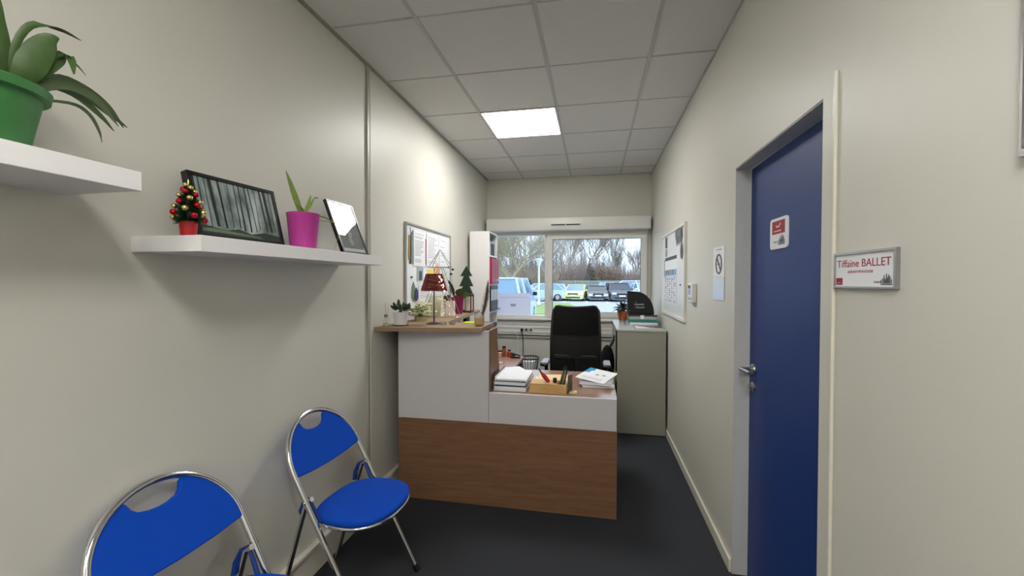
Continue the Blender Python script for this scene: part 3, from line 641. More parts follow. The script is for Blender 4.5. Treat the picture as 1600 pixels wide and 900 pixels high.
# paper on the window
t = T('window_poster', 'pale paper poster taped inside the left window pane, seen from its back', 'poster', (-1.0, YB+.01, 1.03))
pm = bpy.data.materials.new('thin_paper'); pm.use_nodes = True; n_ = pm.node_tree.nodes; l_ = pm.node_tree.links; n_.clear()
o_ = n_.new('ShaderNodeOutputMaterial'); d_ = n_.new('ShaderNodeBsdfDiffuse'); t_ = n_.new('ShaderNodeBsdfTranslucent'); x_ = n_.new('ShaderNodeMixShader'); x_.inputs[0].default_value = .62
d_.inputs[0].default_value = (.8, .8, .86, 1); t_.inputs[0].default_value = (.78, .78, .86, 1)
l_.new(d_.outputs[0], x_.inputs[1]); l_.new(t_.outputs[0], x_.inputs[2]); l_.new(x_.outputs[0], o_.inputs[0])
O('sheet', box(B(), -1.25, -.797, YB+.008, YB+.009, 1.024, 1.304), pm, t)
O('ghost_print', (lambda bm: (box(bm, -1.06, -.99, YB+.0072, YB+.0078, 1.13, 1.165), box(bm, -1.2, -.84, YB+.0072, YB+.0078, 1.245, 1.25), box(bm, -1.24, -1.19, YB+.0072, YB+.0078, 1.09, 1.11), bm)[-1])(B()), mat('ghost', 'b5b4c4', .8), t)

# ================================================================== SHELF OBJECTS
ZS = 1.587
# mini christmas tree
t = T('mini_christmas_tree', 'tiny tabletop Christmas tree with red and gold baubles in red pot', 'christmas tree', (-1.213, 1.072, ZS))
cx, cy = -1.205, 1.062
O('pot', lathe(B(), [(0, 0), (.031, 0), (.036, .05), (.036, .056), (.032, .056), (.030, .05), (0, .05)], (cx, cy, ZS), 24), red, t, smooth=50)
bm = B()
for i in range(2600):
    h = random.random()**1.2; r = .056*(1-h**1.6)+.008; a = random.uniform(0, 2*PI); z = ZS+.052+h*.150
    p = Vector((cx+.3*r*math.cos(a), cy+.3*r*math.sin(a), z)); q = Vector((cx+r*math.cos(a), cy+r*math.sin(a), z+random.uniform(-.012, .012)))
    s = Vector((random.uniform(-1, 1), random.uniform(-1, 1), random.uniform(-1, 1))).normalized()*.0012
    v = [bm.verts.new(p-s), bm.verts.new(p+s), bm.verts.new(q)]; bm.faces.new(v)
o = O('tinsel_needles', bm, tinsel, t); o['kind'] = 'stuff'
O('trunk', lathe(B(), [(.018, 0), (.012, .08), (.0, .145)], (cx, cy, ZS+.05), 12), leafd, t)
bl = []
for i in range(26):
    h = (i+.5)/26; a = i*2.39996+1.1; r = .052*(1-h**1.6)+.010
    bl.append((cx+r*math.cos(a), cy+r*math.sin(a), ZS+.064+h*.132, .0122-.003*h, [redb, gold][i % 2]))
bmesh_cache = {}
for x, y, z, r, m in bl:
    key = (m.name,)
    if key not in bmesh_cache:
        o = O('bauble', ball(B(), (0, 0, 0), .0092, 14), m, t, smooth=80, world=False); bmesh_cache[key] = o
    else:
        o = bmesh_cache[key].copy(); C.objects.link(o)
    o.location = Vector((x, y, z))-t.location; o.scale = (r/.0076, r/.0076, r/.0092)
O('star_tip', tube(B(), [(cx, cy, ZS+.198), (cx, cy, ZS+.215)], [.004, .001], 6), gold, t)
t.scale = (.66, .66, .80)

# forest picture (leaning, turned slightly)
def picframe(name, lab, p_bl, p_br, lean, h, fr, d, glass=True, printfn=None, easel=False):
    # p_bl,p_br bottom corners (xy) as seen from the room; lean: backwards offset at the top
    a = Vector((*p_bl, ZS)); b = Vector((*p_br, ZS)); u = (b-a); w = u.length; u.normalize()
    n = u.cross(Vector((0, 0, 1))).normalized()              # towards the viewer
    upv = (Vector((0, 0, 1))*math.cos(lean)-n*math.sin(lean)); nn = u.cross(upv).normalized()
    Mx = Matrix((u, upv, nn)).transposed().to_4x4(); Mx.translation = a+Vector((0, 0, d*math.sin(lean)+.0005))
    t = T(name, lab, 'picture frame', (a+b)/2)
    for q in ((0, w, 0, fr), (0, w, h-fr, h), (0, fr, fr, h-fr), (w-fr, w, fr, h-fr)): O('frame_rail', pbox(B(), Mx, *q, -d, 0), mat('frame_black', '0c0c0d', .3), t)
    O('backing', pbox(B(), Mx, fr*.6, w-fr*.6, fr*.6, h-fr*.6, -d+.002, -d*.5), black, t)
    if printfn: printfn(Mx, w, h, fr, d, t)
    O('glazing', pbox(B(), Mx, fr, w-fr, fr, h-fr, -.0035, -.002), glassmat(name+'_glass', (.95, .96, .96), 1.2), t)
    return t
def forest(Mx, w, h, fr, d, t):
    m = bpy.data.materials.new('forest_haze'); m.use_nodes = True; n = m.node_tree.nodes; l = m.node_tree.links; b = n['Principled BSDF']; b.inputs['Roughness'].default_value = .6
    tc = n.new('ShaderNodeTexCoord'); mp = n.new('ShaderNodeMapping'); mp.inputs['Scale'].default_value = (6, 14, 5); nz = n.new('ShaderNodeTexNoise'); nz.inputs['Scale'].default_value = 1.6; nz.inputs['Detail'].default_value = 6
    cr = n.new('ShaderNodeValToRGB'); cr.color_ramp.elements[0].position = .35; cr.color_ramp.elements[1].position = .68; cr.color_ramp.elements[0].color = lin('596b68'); cr.color_ramp.elements[1].color = lin('dde8e6')
    l.new(tc.outputs['Object'], mp.inputs[0]); l.new(mp.outputs[0], nz.inputs[0]); l.new(nz.outputs[0], cr.inputs[0]); l.new(cr.outputs[0], b.inputs['Base Color'])
    O('print', pbox(B(), Mx, fr, w-fr, fr, h-fr, -.009, -.007), m, t)
    iw, ih = w-2*fr, h-2*fr; bm = B()
    xs = [.02, .07, .14, .20, .30, .39, .47, .52, .60, .68, .73, .82, .88, .94]
    for i, x in enumerate(xs):
        wd = random.choice([.006, .009, .013, .022])*iw*1.6; base = random.uniform(.10, .22)*ih; ln = random.uniform(-.02, .02)*iw
        x0 = fr+x*iw; x1 = min(x0+wd, w-fr)
        prism(bm, [(x0, fr+base), (x1, fr+base*1.02), (min(x1+ln*.7, w-fr), h-fr), (min(max(x0+ln, fr), w-fr-.001), h-fr)], .0004, Mx @ TR(0, 0, -.007+i*.00001))
    O('printed_trunks', bm, mat('trunk_ink', '20282a', .6), t)
    bm = B()
    for i in range(26):
        a = random.uniform(0, 1); ball(bm, Mx @ Vector((fr+(.05+.9*a)*iw, fr+random.uniform(.04, .16)*ih, -.0068)), .010, 8, (1, 1, 1)) if False else None
    prism(bm, [(fr, fr), (w-fr, fr), (w-fr, fr+.12*ih), (fr+.8*iw, fr+.16*ih), (fr+.6*iw, fr+.10*ih), (fr+.45*iw, fr+.17*ih), (fr+.3*iw, fr+.12*ih), (fr, fr+.19*ih)], .0004, Mx @ TR(0, 0, -.0066))
    O('printed_undergrowth', bm, mat('under_ink', '33403a', .6, var=.5, scale=80), t)
    bm = B(); prism(bm, [(fr+.02*iw, fr+.07*ih), (fr+.42*iw, fr+.055*ih), (fr+.75*iw, fr+.03*ih), (fr+.7*iw, fr+.07*ih), (fr+.4*iw, fr+.10*ih), (fr+.15*iw, fr+.13*ih), (fr+.03*iw, fr+.12*ih)], .0004, Mx @ TR(0, 0, -.0062))
    O('printed_path', bm, mat('path_ink', '7d8c70', .6, var=.3, scale=80), t)
picframe('picture_frame', 'black framed print of a misty forest on the wall shelf', (-1.232, 1.125), (-1.205, 1.468), .25, .224, .011, .026, printfn=forest)
def whiteprint(Mx, w, h, fr, d, t):
    O('print', pbox(B(), Mx, fr, w-fr, fr, h-fr, -.009, -.007), paper, t)
    O('grey_field', pbox(B(), Mx, fr+.012, w-fr-.006, fr+.02, h*.60, -.007, -.0066), mat('field_grey', '6d6f70', .6, var=.4, scale=60), t)
    bm = B(); c = [(.5, .15), (.56, .22), (.53, .3), (.6, .36), (.57, .46), (.48, .5), (.42, .43), (.45, .33), (.40, .26), (.44, .18)]
    prism(bm, [(p[0]*w, p[1]*h) for p in c], .0004, Mx @ TR(0, 0, -.0062)); O('pale_shape', bm, mat('pale_grey', 'b4b5b6', .6, var=.3, scale=90), t)
picframe('picture_frame', 'black framed white print leaning at the right end of the wall shelf', (-1.195, 1.855), (-1.185, 2.068), .37, .285, .010, .018, printfn=whiteprint)
# magenta pot
px_, py_ = -1.205, 1.575
t = T('potted_plant', 'magenta plastic pot with thin strappy leaves between the picture frames', 'plant', (px_, py_, ZS))
O('pot', lathe(B(), [(0, 0), (.049, 0), (.051, .004), (.064, .146), (.066, .148), (.063, .150), (.060, .146), (.056, .125), (0, .125)], (px_, py_, ZS), 40), magenta, t, smooth=40)
O('soil', lathe(B(), [(0, .128), (.058, .128)], (px_, py_, ZS), 24), soil, t)
def blades(t, base, specs, m, side=None):
    for (ends, w0) in specs:
        pts = [Vector(base)]+[Vector(base)+Vector(e) for e in ends]
        # smooth with quadratic subdivision
        P_ = []
        for i in range(len(pts)-1):
            p0 = pts[max(i-1, 0)]; p1 = pts[i]; p2 = pts[i+1]; p3 = pts[min(i+2, len(pts)-1)]
            for k in range(4):
                s = k/4; P_.append(.5*((2*p1)+(-p0+p2)*s+(2*p0-5*p1+4*p2-p3)*s*s+(-p0+3*p1-3*p2+p3)*s**3))
        P_.append(pts[-1]); n = len(P_)
        ws = [w0*(.45+.55*math.sin(PI*min(1, (i/(n-1))*1.15)**.8)) if i < n-1 else w0*.08 for i in range(n)]
        ws = [w0*max(.1, math.sin(PI*(.12+.86*i/(n-1)))) for i in range(n)]
        d = (P_[-1]-P_[0]); sd = side or Vector((0, 0, 1)).cross(d)
        if Vector(sd).length < 1e-4: sd = Vector((0, 1, 0))
        O('leaf', ribbon(B(), P_, ws, sd, .3), m, t, smooth=60)
blades(t, (px_, py_, ZS+.13), [([(.0, -.045, .08), (.0, -.10, .175)], .012), ([(0, .025, .05), (0, .05, .11)], .009), ([(.01, .03, .06), (.0, .07, .10), (-.01, .115, .108)], .007), ([(.03, -.04, .03), (.04, -.11, .055)], .003), ([(.03, .08, .02), (.04, .19, -.005)], .003), ([(-.02, .05, .03), (-.04, .11, .02)], .004), ([(.05, .13, .0), (.05, .19, -.02), (.05, .165, -.07), (.04, .16, -.128)], .0015)], leafl, (.5, .5, .7))
# big green pot plant on the upper shelf
gx, gy, GZ = -1.243, .624, 1.727
t = T('potted_plant', 'spider plant with arching leaves in a green plastic pot on the upper left shelf', 'plant', (gx, gy, GZ))
O('pot', lathe(B(), [(0, 0), (.082, 0), (.086, .005), (.107, .112), (.118, .113), (.121, .13), (.117, .133), (.112, .128), (.104, .108), (0, .108)], (gx, gy, GZ), 44), green, t, smooth=40)
O('soil', lathe(B(), [(0, .112), (.106, .112)], (gx, gy, GZ), 24), soil, t)
base = (gx+.02, .685, GZ+.115)
SD = (.45, 0, .9)
blades(t, base, [([(.02, .05, .068), (.02, .11, .072), (.02, .165, .048), (.02, .200, .008)], .0095), ([(.0, .045, .052), (.0, .105, .058), (.0, .16, .028), (.0, .192, -.002)], .008),
    ([(.04, .04, .045), (.05, .09, .048), (.05, .145, .022), (.045, .19, .004)], .009), ([(.05, .05, .048), (.07, .10, .040), (.08, .145, -.012)], .009), ([(.04, .07, .018), (.04, .11, .008), (.035, .135, -.025), (.035, .14, -.05)], .004)], mat('strap_leaf', '48583a', .5, var=.25, scale=60), SD)
blades(t, base, [([(.02, -.01, .09), (.03, .012, .16), (.035, .055, .178), (.035, .10, .176)], .007), ([(.01, -.03, .08), (.0, -.03, .15), (.0, -.02, .20)], .026), ([(.03, -.08, .08), (.04, -.11, .17)], .03), ([(-.01, -.06, .10), (-.02, -.10, .2)], .02),
    ([(.03, .005, .05), (.035, .02, .10), (.035, .04, .142), (.04, .055, .155)], .026), ([(.02, .02, .05), (.02, .06, .11), (.03, .08, .125), (.035, .085, .09)], .015), ([(.03, .06, .12), (.03, .09, .118), (.03, .112, .10)], .003)], leafm, (.2, .9, .2))

# ================================================================== COUNTER OBJECTS
ZK = 1.160
# reed diffuser
t = T('reed_diffuser', 'small clear reed diffuser bottle with cork collar at the counter end by the wall', 'diffuser', (-1.322, 2.515, ZK))
O('bottle', lathe(B(), [(0, 0), (.018, 0), (.019, .003), (.019, .045), (.012, .055), (.010, .062)], (-1.322, 2.515, ZK), 20), clear, t, smooth=40)
O('oil', lathe(B(), [(0, .003), (.016, .003), (.016, .02), (0, .02)], (-1.322, 2.515, ZK), 20), mat('oil_pale', 'c9c4b0', .2), t)
O('collar', lathe(B(), [(0, .06), (.012, .06), (.012, .077), (0, .077)], (-1.322, 2.515, ZK), 20), mat('cork', '8d8068', .8), t, smooth=40)
for dx, dy in ((.012, .01), (-.01, .006), (0, -.008)): O('reed', tube(B(), [(-1.322, 2.515, ZK+.01), (-1.322+dx, 2.515+dy, ZK+.15)], .0013, 6), mat('reed', 'b7b2a2', .8), t)
# succulent
sx_, sy_ = -1.262, 2.600
t = T('potted_succulent', 'dark green jade plant in a white pot on dark saucer', 'plant', (sx_, sy_, ZK))
O('saucer', lathe(B(), [(0, 0), (.048, 0), (.053, .006), (.050, .006), (.046, .004), (0, .004)], (sx_, sy_, ZK), 32), darkm, t, smooth=40)
O('pot', lathe(B(), [(0, .004), (.043, .004), (.050, .085), (.050, .09), (.046, .09), (.045, .08), (0, .08)], (sx_, sy_, ZK), 32), mat('pot_white', 'e2e2e4', .4), t, smooth=40)
rs = random.Random(3)
for i in range(22):
    a = rs.uniform(0, 2*PI); r = rs.uniform(.005, .045); tilt = rs.uniform(.1, 1.0); L_ = rs.uniform(.03, .05); z0 = .095+rs.uniform(0, .05)*(1-r/.06)
    p = Vector((sx_+r*math.cos(a), sy_+r*math.sin(a), ZK+z0)); d = Vector((math.cos(a)*math.sin(tilt), math.sin(a)*math.sin(tilt), math.cos(tilt)))
    O('leaf', tube(B(), [p, p+d*L_*.3, p+d*L_*.7, p+d*L_], [.004, .009, .010, .003], 6), leafd, t, smooth=60)
O('stem', tube(B(), [(sx_, sy_, ZK+.08), (sx_, sy_, ZK+.14)], [.012, .006], 8), leafd, t)
O('drooping_leaf', tube(B(), [(sx_+.02, sy_, ZK+.11), (sx_+.05, sy_, ZK+.125), (sx_+.08, sy_, ZK+.105)], [.004, .006, .003], 6), leafd, t, smooth=60)
# red lamp (candle holder with pole and shade)
lx, ly = -1.080, 2.735
t = T('table_lamp', 'small lamp with dark red flat-sided shade on thin black pole', 'lamp', (lx, ly, ZK))
O('base', lathe(B(), [(0, 0), (.052, 0), (.052, .004), (.03, .012), (.008, .016), (0, .016)], (lx, ly, ZK), 32), darkm, t, smooth=40)
O('pole', tube(B(), [(lx, ly, ZK+.01), (lx, ly, ZK+.28)], .0042, 10), darkm, t, smooth=40)
bm = B()
for (r0, r1) in ((.098, .060),):
    n = 6; q0 = [Vector((lx+r0*math.cos(a), ly+r0*.6*math.sin(a), ZK+.228)) for a in [2*PI*i/n for i in range(n)]]; q1 = [Vector((lx+r1*math.cos(a), ly+r1*.6*math.sin(a), ZK+.345)) for a in [2*PI*i/n for i in range(n)]]
    A_ = [bm.verts.new(v) for v in q0]; B_ = [bm.verts.new(v) for v in q1]
    for i in range(n): bm.faces.new((A_[i], A_[(i+1) % n], B_[(i+1) % n], B_[i]))
o = O('lamp_shade', bm, maroon, t); sm = o.modifiers.new('thickness', 'SOLIDIFY'); sm.thickness = .002
# wire christmas tree decoration with light string
WC = Vector((-1.205, 3.17, ZK))
t = T('wire_tree', 'copper and grey wire tree ornament of stacked triangles wound with fairy lights', 'ornament', WC)
def wl(bm, *p): tube(bm, [WC+Vector(q) for q in p], .0028, 6)
bm = B()
for dy in (-.035, .035):
    wl(bm, (-.078, dy, .405), (.005, 0, .545)); wl(bm, (.092, dy, .405), (.005, 0, .545)); wl(bm, (-.078, dy, .405), (.092, dy, .405))
wl(bm, (-.078, -.035, .405), (-.078, .035, .405)); wl(bm, (.092, -.035, .405), (.092, .035, .405))
O('upper_tier', bm, steel, t, smooth=50)
bm = B()
for dy in (-.045, .045):
    wl(bm, (-.150, dy, .01), (.0, dy*.5, .405)); wl(bm, (.160, dy, .01), (.02, dy*.5, .405)); wl(bm, (-.150, dy, .01), (.160, dy, .01))
wl(bm, (-.150, -.045, .01), (-.150, .045, .01)); wl(bm, (.160, -.045, .01), (.160, .045, .01))
O('lower_tier', bm, steel, t, smooth=50)
rs = random.Random(5); pts = []
for i in range(30):
    h = .03+.30*i/29; wd = .15*(1-h/.47); a = i*1.9
    pts.append(WC+Vector((wd*(.35+.6*math.cos(a)*(1 if i % 3 else .4)), .05*math.sin(a), h+rs.uniform(-.05, .05)*(1 if i > 2 else .2))))
ls = O('light_string', tube(B(), pts, .0011, 5), mat('copper', 'c9917c', .3, .8), t)
bulb = mat('tiny_bulb', 'fff0d8', .3, emit=1.5)
first = None
for i in range(0, 30, 2):
    if first is None: first = O('bulb', ball(B(), (0, 0, 0), .0042, 8), bulb, ls, smooth=80, world=False); o = first
    else: o = first.copy(); C.objects.link(o)
    o.location = pts[i]-WC
rs = random.Random(15); pts = []
for i in range(30):
    h = (i % 10)/9 if (i//10) % 2 == 0 else 1-(i % 10)/9
    zz = ZK+.236+.10*(i/29); wd = .098-.038*(i/29)
    xx = lx+(-.02 if i % 2 else wd*.93)+rs.uniform(-.01, .01)
    pts.append(Vector((xx, ly-.066+.022*(i/29), zz+rs.uniform(-.012, .012))))
pts = [Vector((lx+.16, ly+.02, ZK+.05)), Vector((lx+.13, ly-.03, ZK+.15))]+pts
t = T('fairy_lights', 'copper fairy light string draped over the right half of the red lampshade', 'fairy lights', (lx+.05, ly-.06, ZK+.25))
pts[0:0] = [Vector((lx+.17, ly+.03, ZK+.004))]
ls = O('wire', tube(B(), pts, .0013, 5), MATS['copper'], t)
for i in range(1, len(pts), 2):
    o = first.copy(); C.objects.link(o); o.parent = ls; o.location = pts[i]-t.location
# cream flowers
fx, fy = -1.262, 2.93
t = T('flower_bouquet', 'low bunch of cream green flowers behind the jade plant', 'flowers', (fx, fy, ZK))
O('basket', lathe(B(), [(0, 0), (.04, 0), (.048, .03), (.044, .03), (0, .025)], (fx, fy, ZK), 20), mat('basket_pale', 'b9b08a', .8), t)
rs = random.Random(9); bm = B(); bm2 = B()
for i in range(70):
    a = rs.uniform(0, 2*PI); r = rs.uniform(0, .088); z = ZK+.035+rs.uniform(0, .085)+.02*(1-r/.09)
    c = Vector((fx+r*math.cos(a), fy+r*math.sin(a), z))
    for k in range(5):
        b_ = k*2*PI/5+i; p = c+Vector((math.cos(b_), math.sin(b_), rs.uniform(.1, .6)))*.012
        ball(bm, p, .009, 6, (1, 1, .5))
    tube(bm2, [(fx, fy, ZK+.03), c-Vector((0, 0, .006))], .0014, 4)
o = O('blossoms', bm, cream, t, smooth=60); o['kind'] = 'stuff'; o = O('stems', bm2, leafl, t); o['kind'] = 'stuff'
# paper bags
def bag(lab, x0, x1, y0, y1, h, m, deco):
    t = T('paper_bag', lab, 'bag', ((x0+x1)/2, (y0+y1)/2, ZK))
    bm = B(); b = box(bm, x0, x1, y0, y1, ZK, ZK+h)
    for v in bm.verts:
        if v.co.z > ZK+.01: v.co.y += (.5*(y0+y1)-v.co.y)*.35
    O('body', bm, m, t)
    for s in (0, 1): O('handle', tube(B(), [((x0*.7+x1*.3), y0+.012+s*(y1-y0-.024), ZK+h-.01), ((x0+x1)/2, y0+.012+s*(y1-y0-.024), ZK+h+.025), ((x0*.3+x1*.7), y0+.012+s*(y1-y0-.024), ZK+h-.01)], .0015, 6), m, t)
    rs = random.Random(h*1000); bm = B()
    for i in range(9):
        x = rs.uniform(x0+.01, x1-.01); z = ZK+rs.uniform(.02, h-.03); prism(bm, [(0, 0), (.012, .004), (.016, .014), (.004, .012)], .0008, Matrix(((1, 0, 0, x), (0, 0, -1, y0+.006+(y1-y0)*.175*(z-ZK)/h), (0, 1, 0, z), (0, 0, 0, 1))))
    O('leaf_print', bm, deco, t)
bag('cream paper gift bag printed with green leaves behind the red lamp', -1.345, -1.245, 3.30, 3.38, .175, mat('bag_cream', 'dfe0c4', .7), leafl)
bag('white floral gift bag in front of the plum flower pot', -1.26, -1.185, 3.44, 3.50, .125, mat('bag_white', 'e6e2de', .7), plum)
tag(O('terracotta_ornament', prism(B(), [(-.03, 0), (.01, -.005), (.035, .02), (.02, .045), (-.005, .035), (-.03, .06)], .006, Matrix(((1, 0, 0, -1.285), (0, 0, -1, 3.08), (0, 1, 0, ZK+.055), (0, 0, 0, 1)))), orange), 'terracotta bird-like ornament among the cream flowers', 'ornament')
# plum pot with plant
ox, oy = -1.215, 3.64
t = T('potted_plant', 'plum red pot with broad green leaves in front of the wooden tree', 'plant', (ox, oy, ZK))
O('pot', lathe(B(), [(0, 0), (.047, 0), (.064, .16), (.066, .165), (.062, .165), (.059, .145), (0, .14)], (ox, oy, ZK), 32), plum, t, smooth=40)
def broad(t, p, d, L_, wd, m, side):
    p = Vector(p); d = Vector(d).normalized(); pts = [p+d*L_*s+Vector((0, 0, -.035*s*s)) for s in (0, .2, .4, .6, .8, 1)]
    O('leaf', ribbon(B(), pts, [wd*.15, wd*.8, wd, wd*.85, wd*.5, .001], side, .2), m, t, smooth=70)
broad(t, (ox+.02, oy-.03, ZK+.15), (.25, -.25, .55), .14, .042, leafm, (.9, 0, .4)); broad(t, (ox+.02, oy, ZK+.15), (.35, -.1, .2), .13, .036, leafm, (.3, 0, .9))
broad(t, (ox-.03, oy-.02, ZK+.15), (-.55, -.4, -.05), .15, .032, leafd, (.2, 0, .9)); broad(t, (ox-.03, oy, ZK+.15), (-.15, -.2, .8), .20, .022, leafd, (1, 0, 0))
O('stake', tube(B(), [(ox-.03, oy, ZK+.13), (ox-.055, oy, ZK+.36), (ox-.065, oy-.01, ZK+.42)], .0022, 6), steel, t)
for (a, z) in ((-.055, .36), (-.04, .40), (-.075, .42)): O('dried_bud', ball(B(), (ox+a, oy-.01, ZK+z), .012, 8, (1.3, .6, .8)), leafd, t, smooth=70)
# lantern
nx, ny = -1.168, 3.82
t = T('candle_lantern', 'small brown wooden lantern with white candle at the counter back', 'lantern', (nx, ny, ZK))
O('base', box(B(), nx-.045, nx+.045, ny-.045, ny+.045, ZK, ZK+.018), mat('lantern_brown', '4a2420', .6), t); O('top', box(B(), nx-.045, nx+.045, ny-.045, ny+.045, ZK+.165, ZK+.178), MATS['lantern_brown'], t)
for a in (-1, 1):
    for b in (-1, 1): O('post', box(B(), nx+a*.04-.005, nx+a*.04+.005, ny+b*.04-.005, ny+b*.04+.005, ZK+.018, ZK+.165), MATS['lantern_brown'], t)
O('inner_candle', lathe(B(), [(0, 0), (.026, 0), (.026, .13), (0, .13)], (nx, ny, ZK+.018), 20), crm, t, smooth=40)
# flat wooden tree
def tree_sil():
    s = [(0, .445), (.062, .345), (.026, .345), (.070, .245), (.034, .245), (.078, .145), (.012, .145), (.012, 0)]
    return s+[(-x, z) for x, z in s[::-1][:-1]]
t = T('wooden_tree', 'flat dark green wooden Christmas tree silhouette on the counter', 'ornament', (-1.235, 4.0, ZK))
O('silhouette', prism(B(), tree_sil()[::-1], .014, Matrix(((1, 0, 0, -1.238), (0, 0, -1, 4.0), (0, 1, 0, ZK), (0, 0, 0, 1)))), mat('tree_green', '1c3020', .7), t)
O('stand', box(B(), -1.27, -1.205, 3.96, 4.04, ZK, ZK+.012), MATS['lantern_brown'], t)
# right part of the counter
t = T('candle_glass', 'glass tumbler with orange candle at the counter right edge', 'candle', (-.745, 2.69, ZK))
O('glass', lathe(B(), [(0, 0), (.028, 0), (.032, .004), (.035, .092), (.0335, .092), (.030, .008), (0, .008)], (-.745, 2.69, ZK), 28), clear, t, smooth=40)
O('wax', lathe(B(), [(0, .01), (.029, .01), (.031, .055), (.02, .05), (0, .052)], (-.745, 2.69, ZK), 24), candle, t, smooth=40)
t = T('note_block', 'neon yellow-green sticky note block on the counter', 'note', (-.862, 2.80, ZK)); O('notes', box(B(), -.895, -.82, 2.79, 2.865, ZK, ZK+.008), neon, t)
O('top_sheet', box(B(), -.893, -.82, 2.79, 2.863, ZK+.008, ZK+.0088), neon, t)
for i, (x, y) in enumerate(((-1.0, 2.70), (-.945, 2.725))):
    t = T('tealight_glass', ['clear glass tealight on the counter just right of the lamp base', 'clear glass tealight on the counter left of the neon notes'][i], 'candle', (x, y, ZK))
    O('glass', lathe(B(), [(0, 0), (.02, 0), (.025, .02), (.024, .022), (.018, .006), (0, .006)], (x, y, ZK), 20), clear, t, smooth=40); O('tealight', lathe(B(), [(0, .007), (.017, .007), (.017, .015), (0, .013)], (x, y, ZK), 20), alu, t, smooth=40)
    O('stem', tube(B(), [(x, y, ZK), (x, y, ZK+.003)], .022, 20), clear, t)
# pampas
t = T('dried_grass', 'brown dried pampas plume leaning beside the candle glass', 'dried grass', (-.775, 2.86, ZK))
O('holder', lathe(B(), [(0, 0), (.016, 0), (.012, .03), (.014, .045), (0, .045)], (-.775, 2.86, ZK), 14), darkm, t, smooth=40)
bm = B(); rs = random.Random(2)
for i in range(1600):
    s = rs.uniform(.1, 1); c = Vector((-.775+.045*s+.01*math.sin(3*s), 2.86, ZK+.03+.255*s)); r = .030*math.sin(PI*min(1, s*.86+.12))
    a = rs.uniform(0, 2*PI); d = Vector((math.cos(a)*r, math.sin(a)*r, .02)); sd = Vector((rs.uniform(-1, 1), rs.uniform(-1, 1), 0)).normalized()*.0008
    bm.faces.new([bm.verts.new(c-sd), bm.verts.new(c+sd), bm.verts.new(c+d)])
o = O('plume_bristles', bm, mat('plume', '7b5f48', .9, var=.4, scale=90), t); o['kind'] = 'stuff'
O('stalk', tube(B(), [(-.775, 2.86, ZK+.02), (-.75, 2.86, ZK+.16), (-.73, 2.86, ZK+.28)], .002, 6), mat('stalk', '8b765a', .8), t)
# document box seen in the gap
t = T('document_box', 'blue and white document box standing behind the counter notes', 'box', (-.90, 3.33, .737))
O('body', box(B(), -1.0, -.80, 3.22, 3.42, .737, 1.085), mat('box_pale', 'b7c3d0', .6), t); O('blue_label', box(B(), -1.0, -.80, 3.219, 3.22, .98, 1.08), mat('box_blue', '46728e', .6), t); O('lid', box(B(), -1.004, -.796, 3.216, 3.424, 1.085, 1.115), mat('lid_dark', '22303c', .5), t)

# ================================================================== DESK TOP OBJECTS
ZD = .737
# paper stack left: individual items
rs = random.Random(4)
stack = [('white binder lying at the bottom of the left paper stack', paper, .030, 0), ('dark blue folder second from the bottom of the left paper stack', navy, .008, .02), ('pale grey document bundle in the middle of the left paper stack', mat('doc_grey', 'b9c0cc', .6), .022, -.02), ('slate card folder near the top of the left paper stack', ink, .005, .01), ('white printed bundle on top of the left paper stack', paper, .012, .03)]
z = ZD+.0005
for i, (lab, m, th, rot) in enumerate(stack):
    t = T('document', lab, 'papers', (-.535, 2.83, z), rot-.02)
    O('cover', box(B(), -.108+.003*i, .108-.002*i, -.155, .15, 0, th, bev=.001), m, t, world=False)
    if th > .01: O('pages', box(B(), -.104, .110, -.1565, .146, .002, th-.003), paper, t, world=False)
    z += th+.0006
t = T('document', 'thin dark folder propped against the walnut divider panel', 'papers', (-.645, 2.83, ZD+.001))
O('cover', box(B(), -.002, .002, -.16, .16, 0, .10, TR(0, 0, 0, 0, .10, 0)), ink, t, world=False); O('pages', box(B(), .003, .006, -.155, .155, 0, .092, TR(0, 0, 0, 0, .10, 0)), paper, t, world=False)
# loose white sheets behind
tag(O('loose_sheet', prism(B(), [(-.70, 3.02), (-.50, 3.10), (-.535, 3.30), (-.60, 3.42), (-.72, 3.36)], .012, TR(0, 0, ZD+.001)), paper), 'slanting white paper pile behind the left paper stack', 'papers')
tag(O('loose_sheet', box(B(), -.42, -.33, 2.90, 3.12, ZD+.001, ZD+.003), paper), 'white sheet peeping out left of the manila folder', 'papers')
t = T('manila_folder', 'open manila folder behind the wooden organiser', 'folder', (-.31, 3.05, ZD)); O('cover', prism(B(), [(-.42, 2.92), (-.17, 2.95), (-.165, 3.22), (-.40, 3.17)], .004, TR(0, 0, ZD+.0045)), manila, t)
O('flap', prism(B(), [(-.41, 2.93), (-.18, 2.955), (-.175, 3.20), (-.395, 3.15)], .002, TR(0, 0, ZD+.0088)), mat('manila2', 'efcf9c', .7), t)
# organiser
gx0, gx1, gy0, gy1 = -.400, -.168, 2.665, 2.79
t = T('desk_organiser', 'low light wooden desk organiser box holding pens on the desk front', 'organiser', ((gx0+gx1)/2, 2.72, ZD))
O('front', box(B(), gx0, gx1, gy0, gy0+.009, ZD, ZD+.062), woodl, t); O('back', box(B(), gx0, gx1, gy1-.009, gy1, ZD, ZD+.062), woodl, t)
O('side', box(B(), gx0, gx0+.009, gy0+.009, gy1-.009, ZD, ZD+.062), woodl, t); O('side', box(B(), gx1-.009, gx1, gy0+.009, gy1-.009, ZD, ZD+.062), woodl, t)
O('bottom', box(B(), gx0+.009, gx1-.009, gy0+.009, gy1-.009, ZD, ZD+.006), woodl, t); O('top_plate', box(B(), gx0+.009, gx1-.06, gy0+.009, gy1-.009, ZD+.056, ZD+.0615), woodl, t)
t = T('scissors', 'red scissors leaning out of the wooden organiser', 'scissors', (-.29, 2.72, ZD+.062))
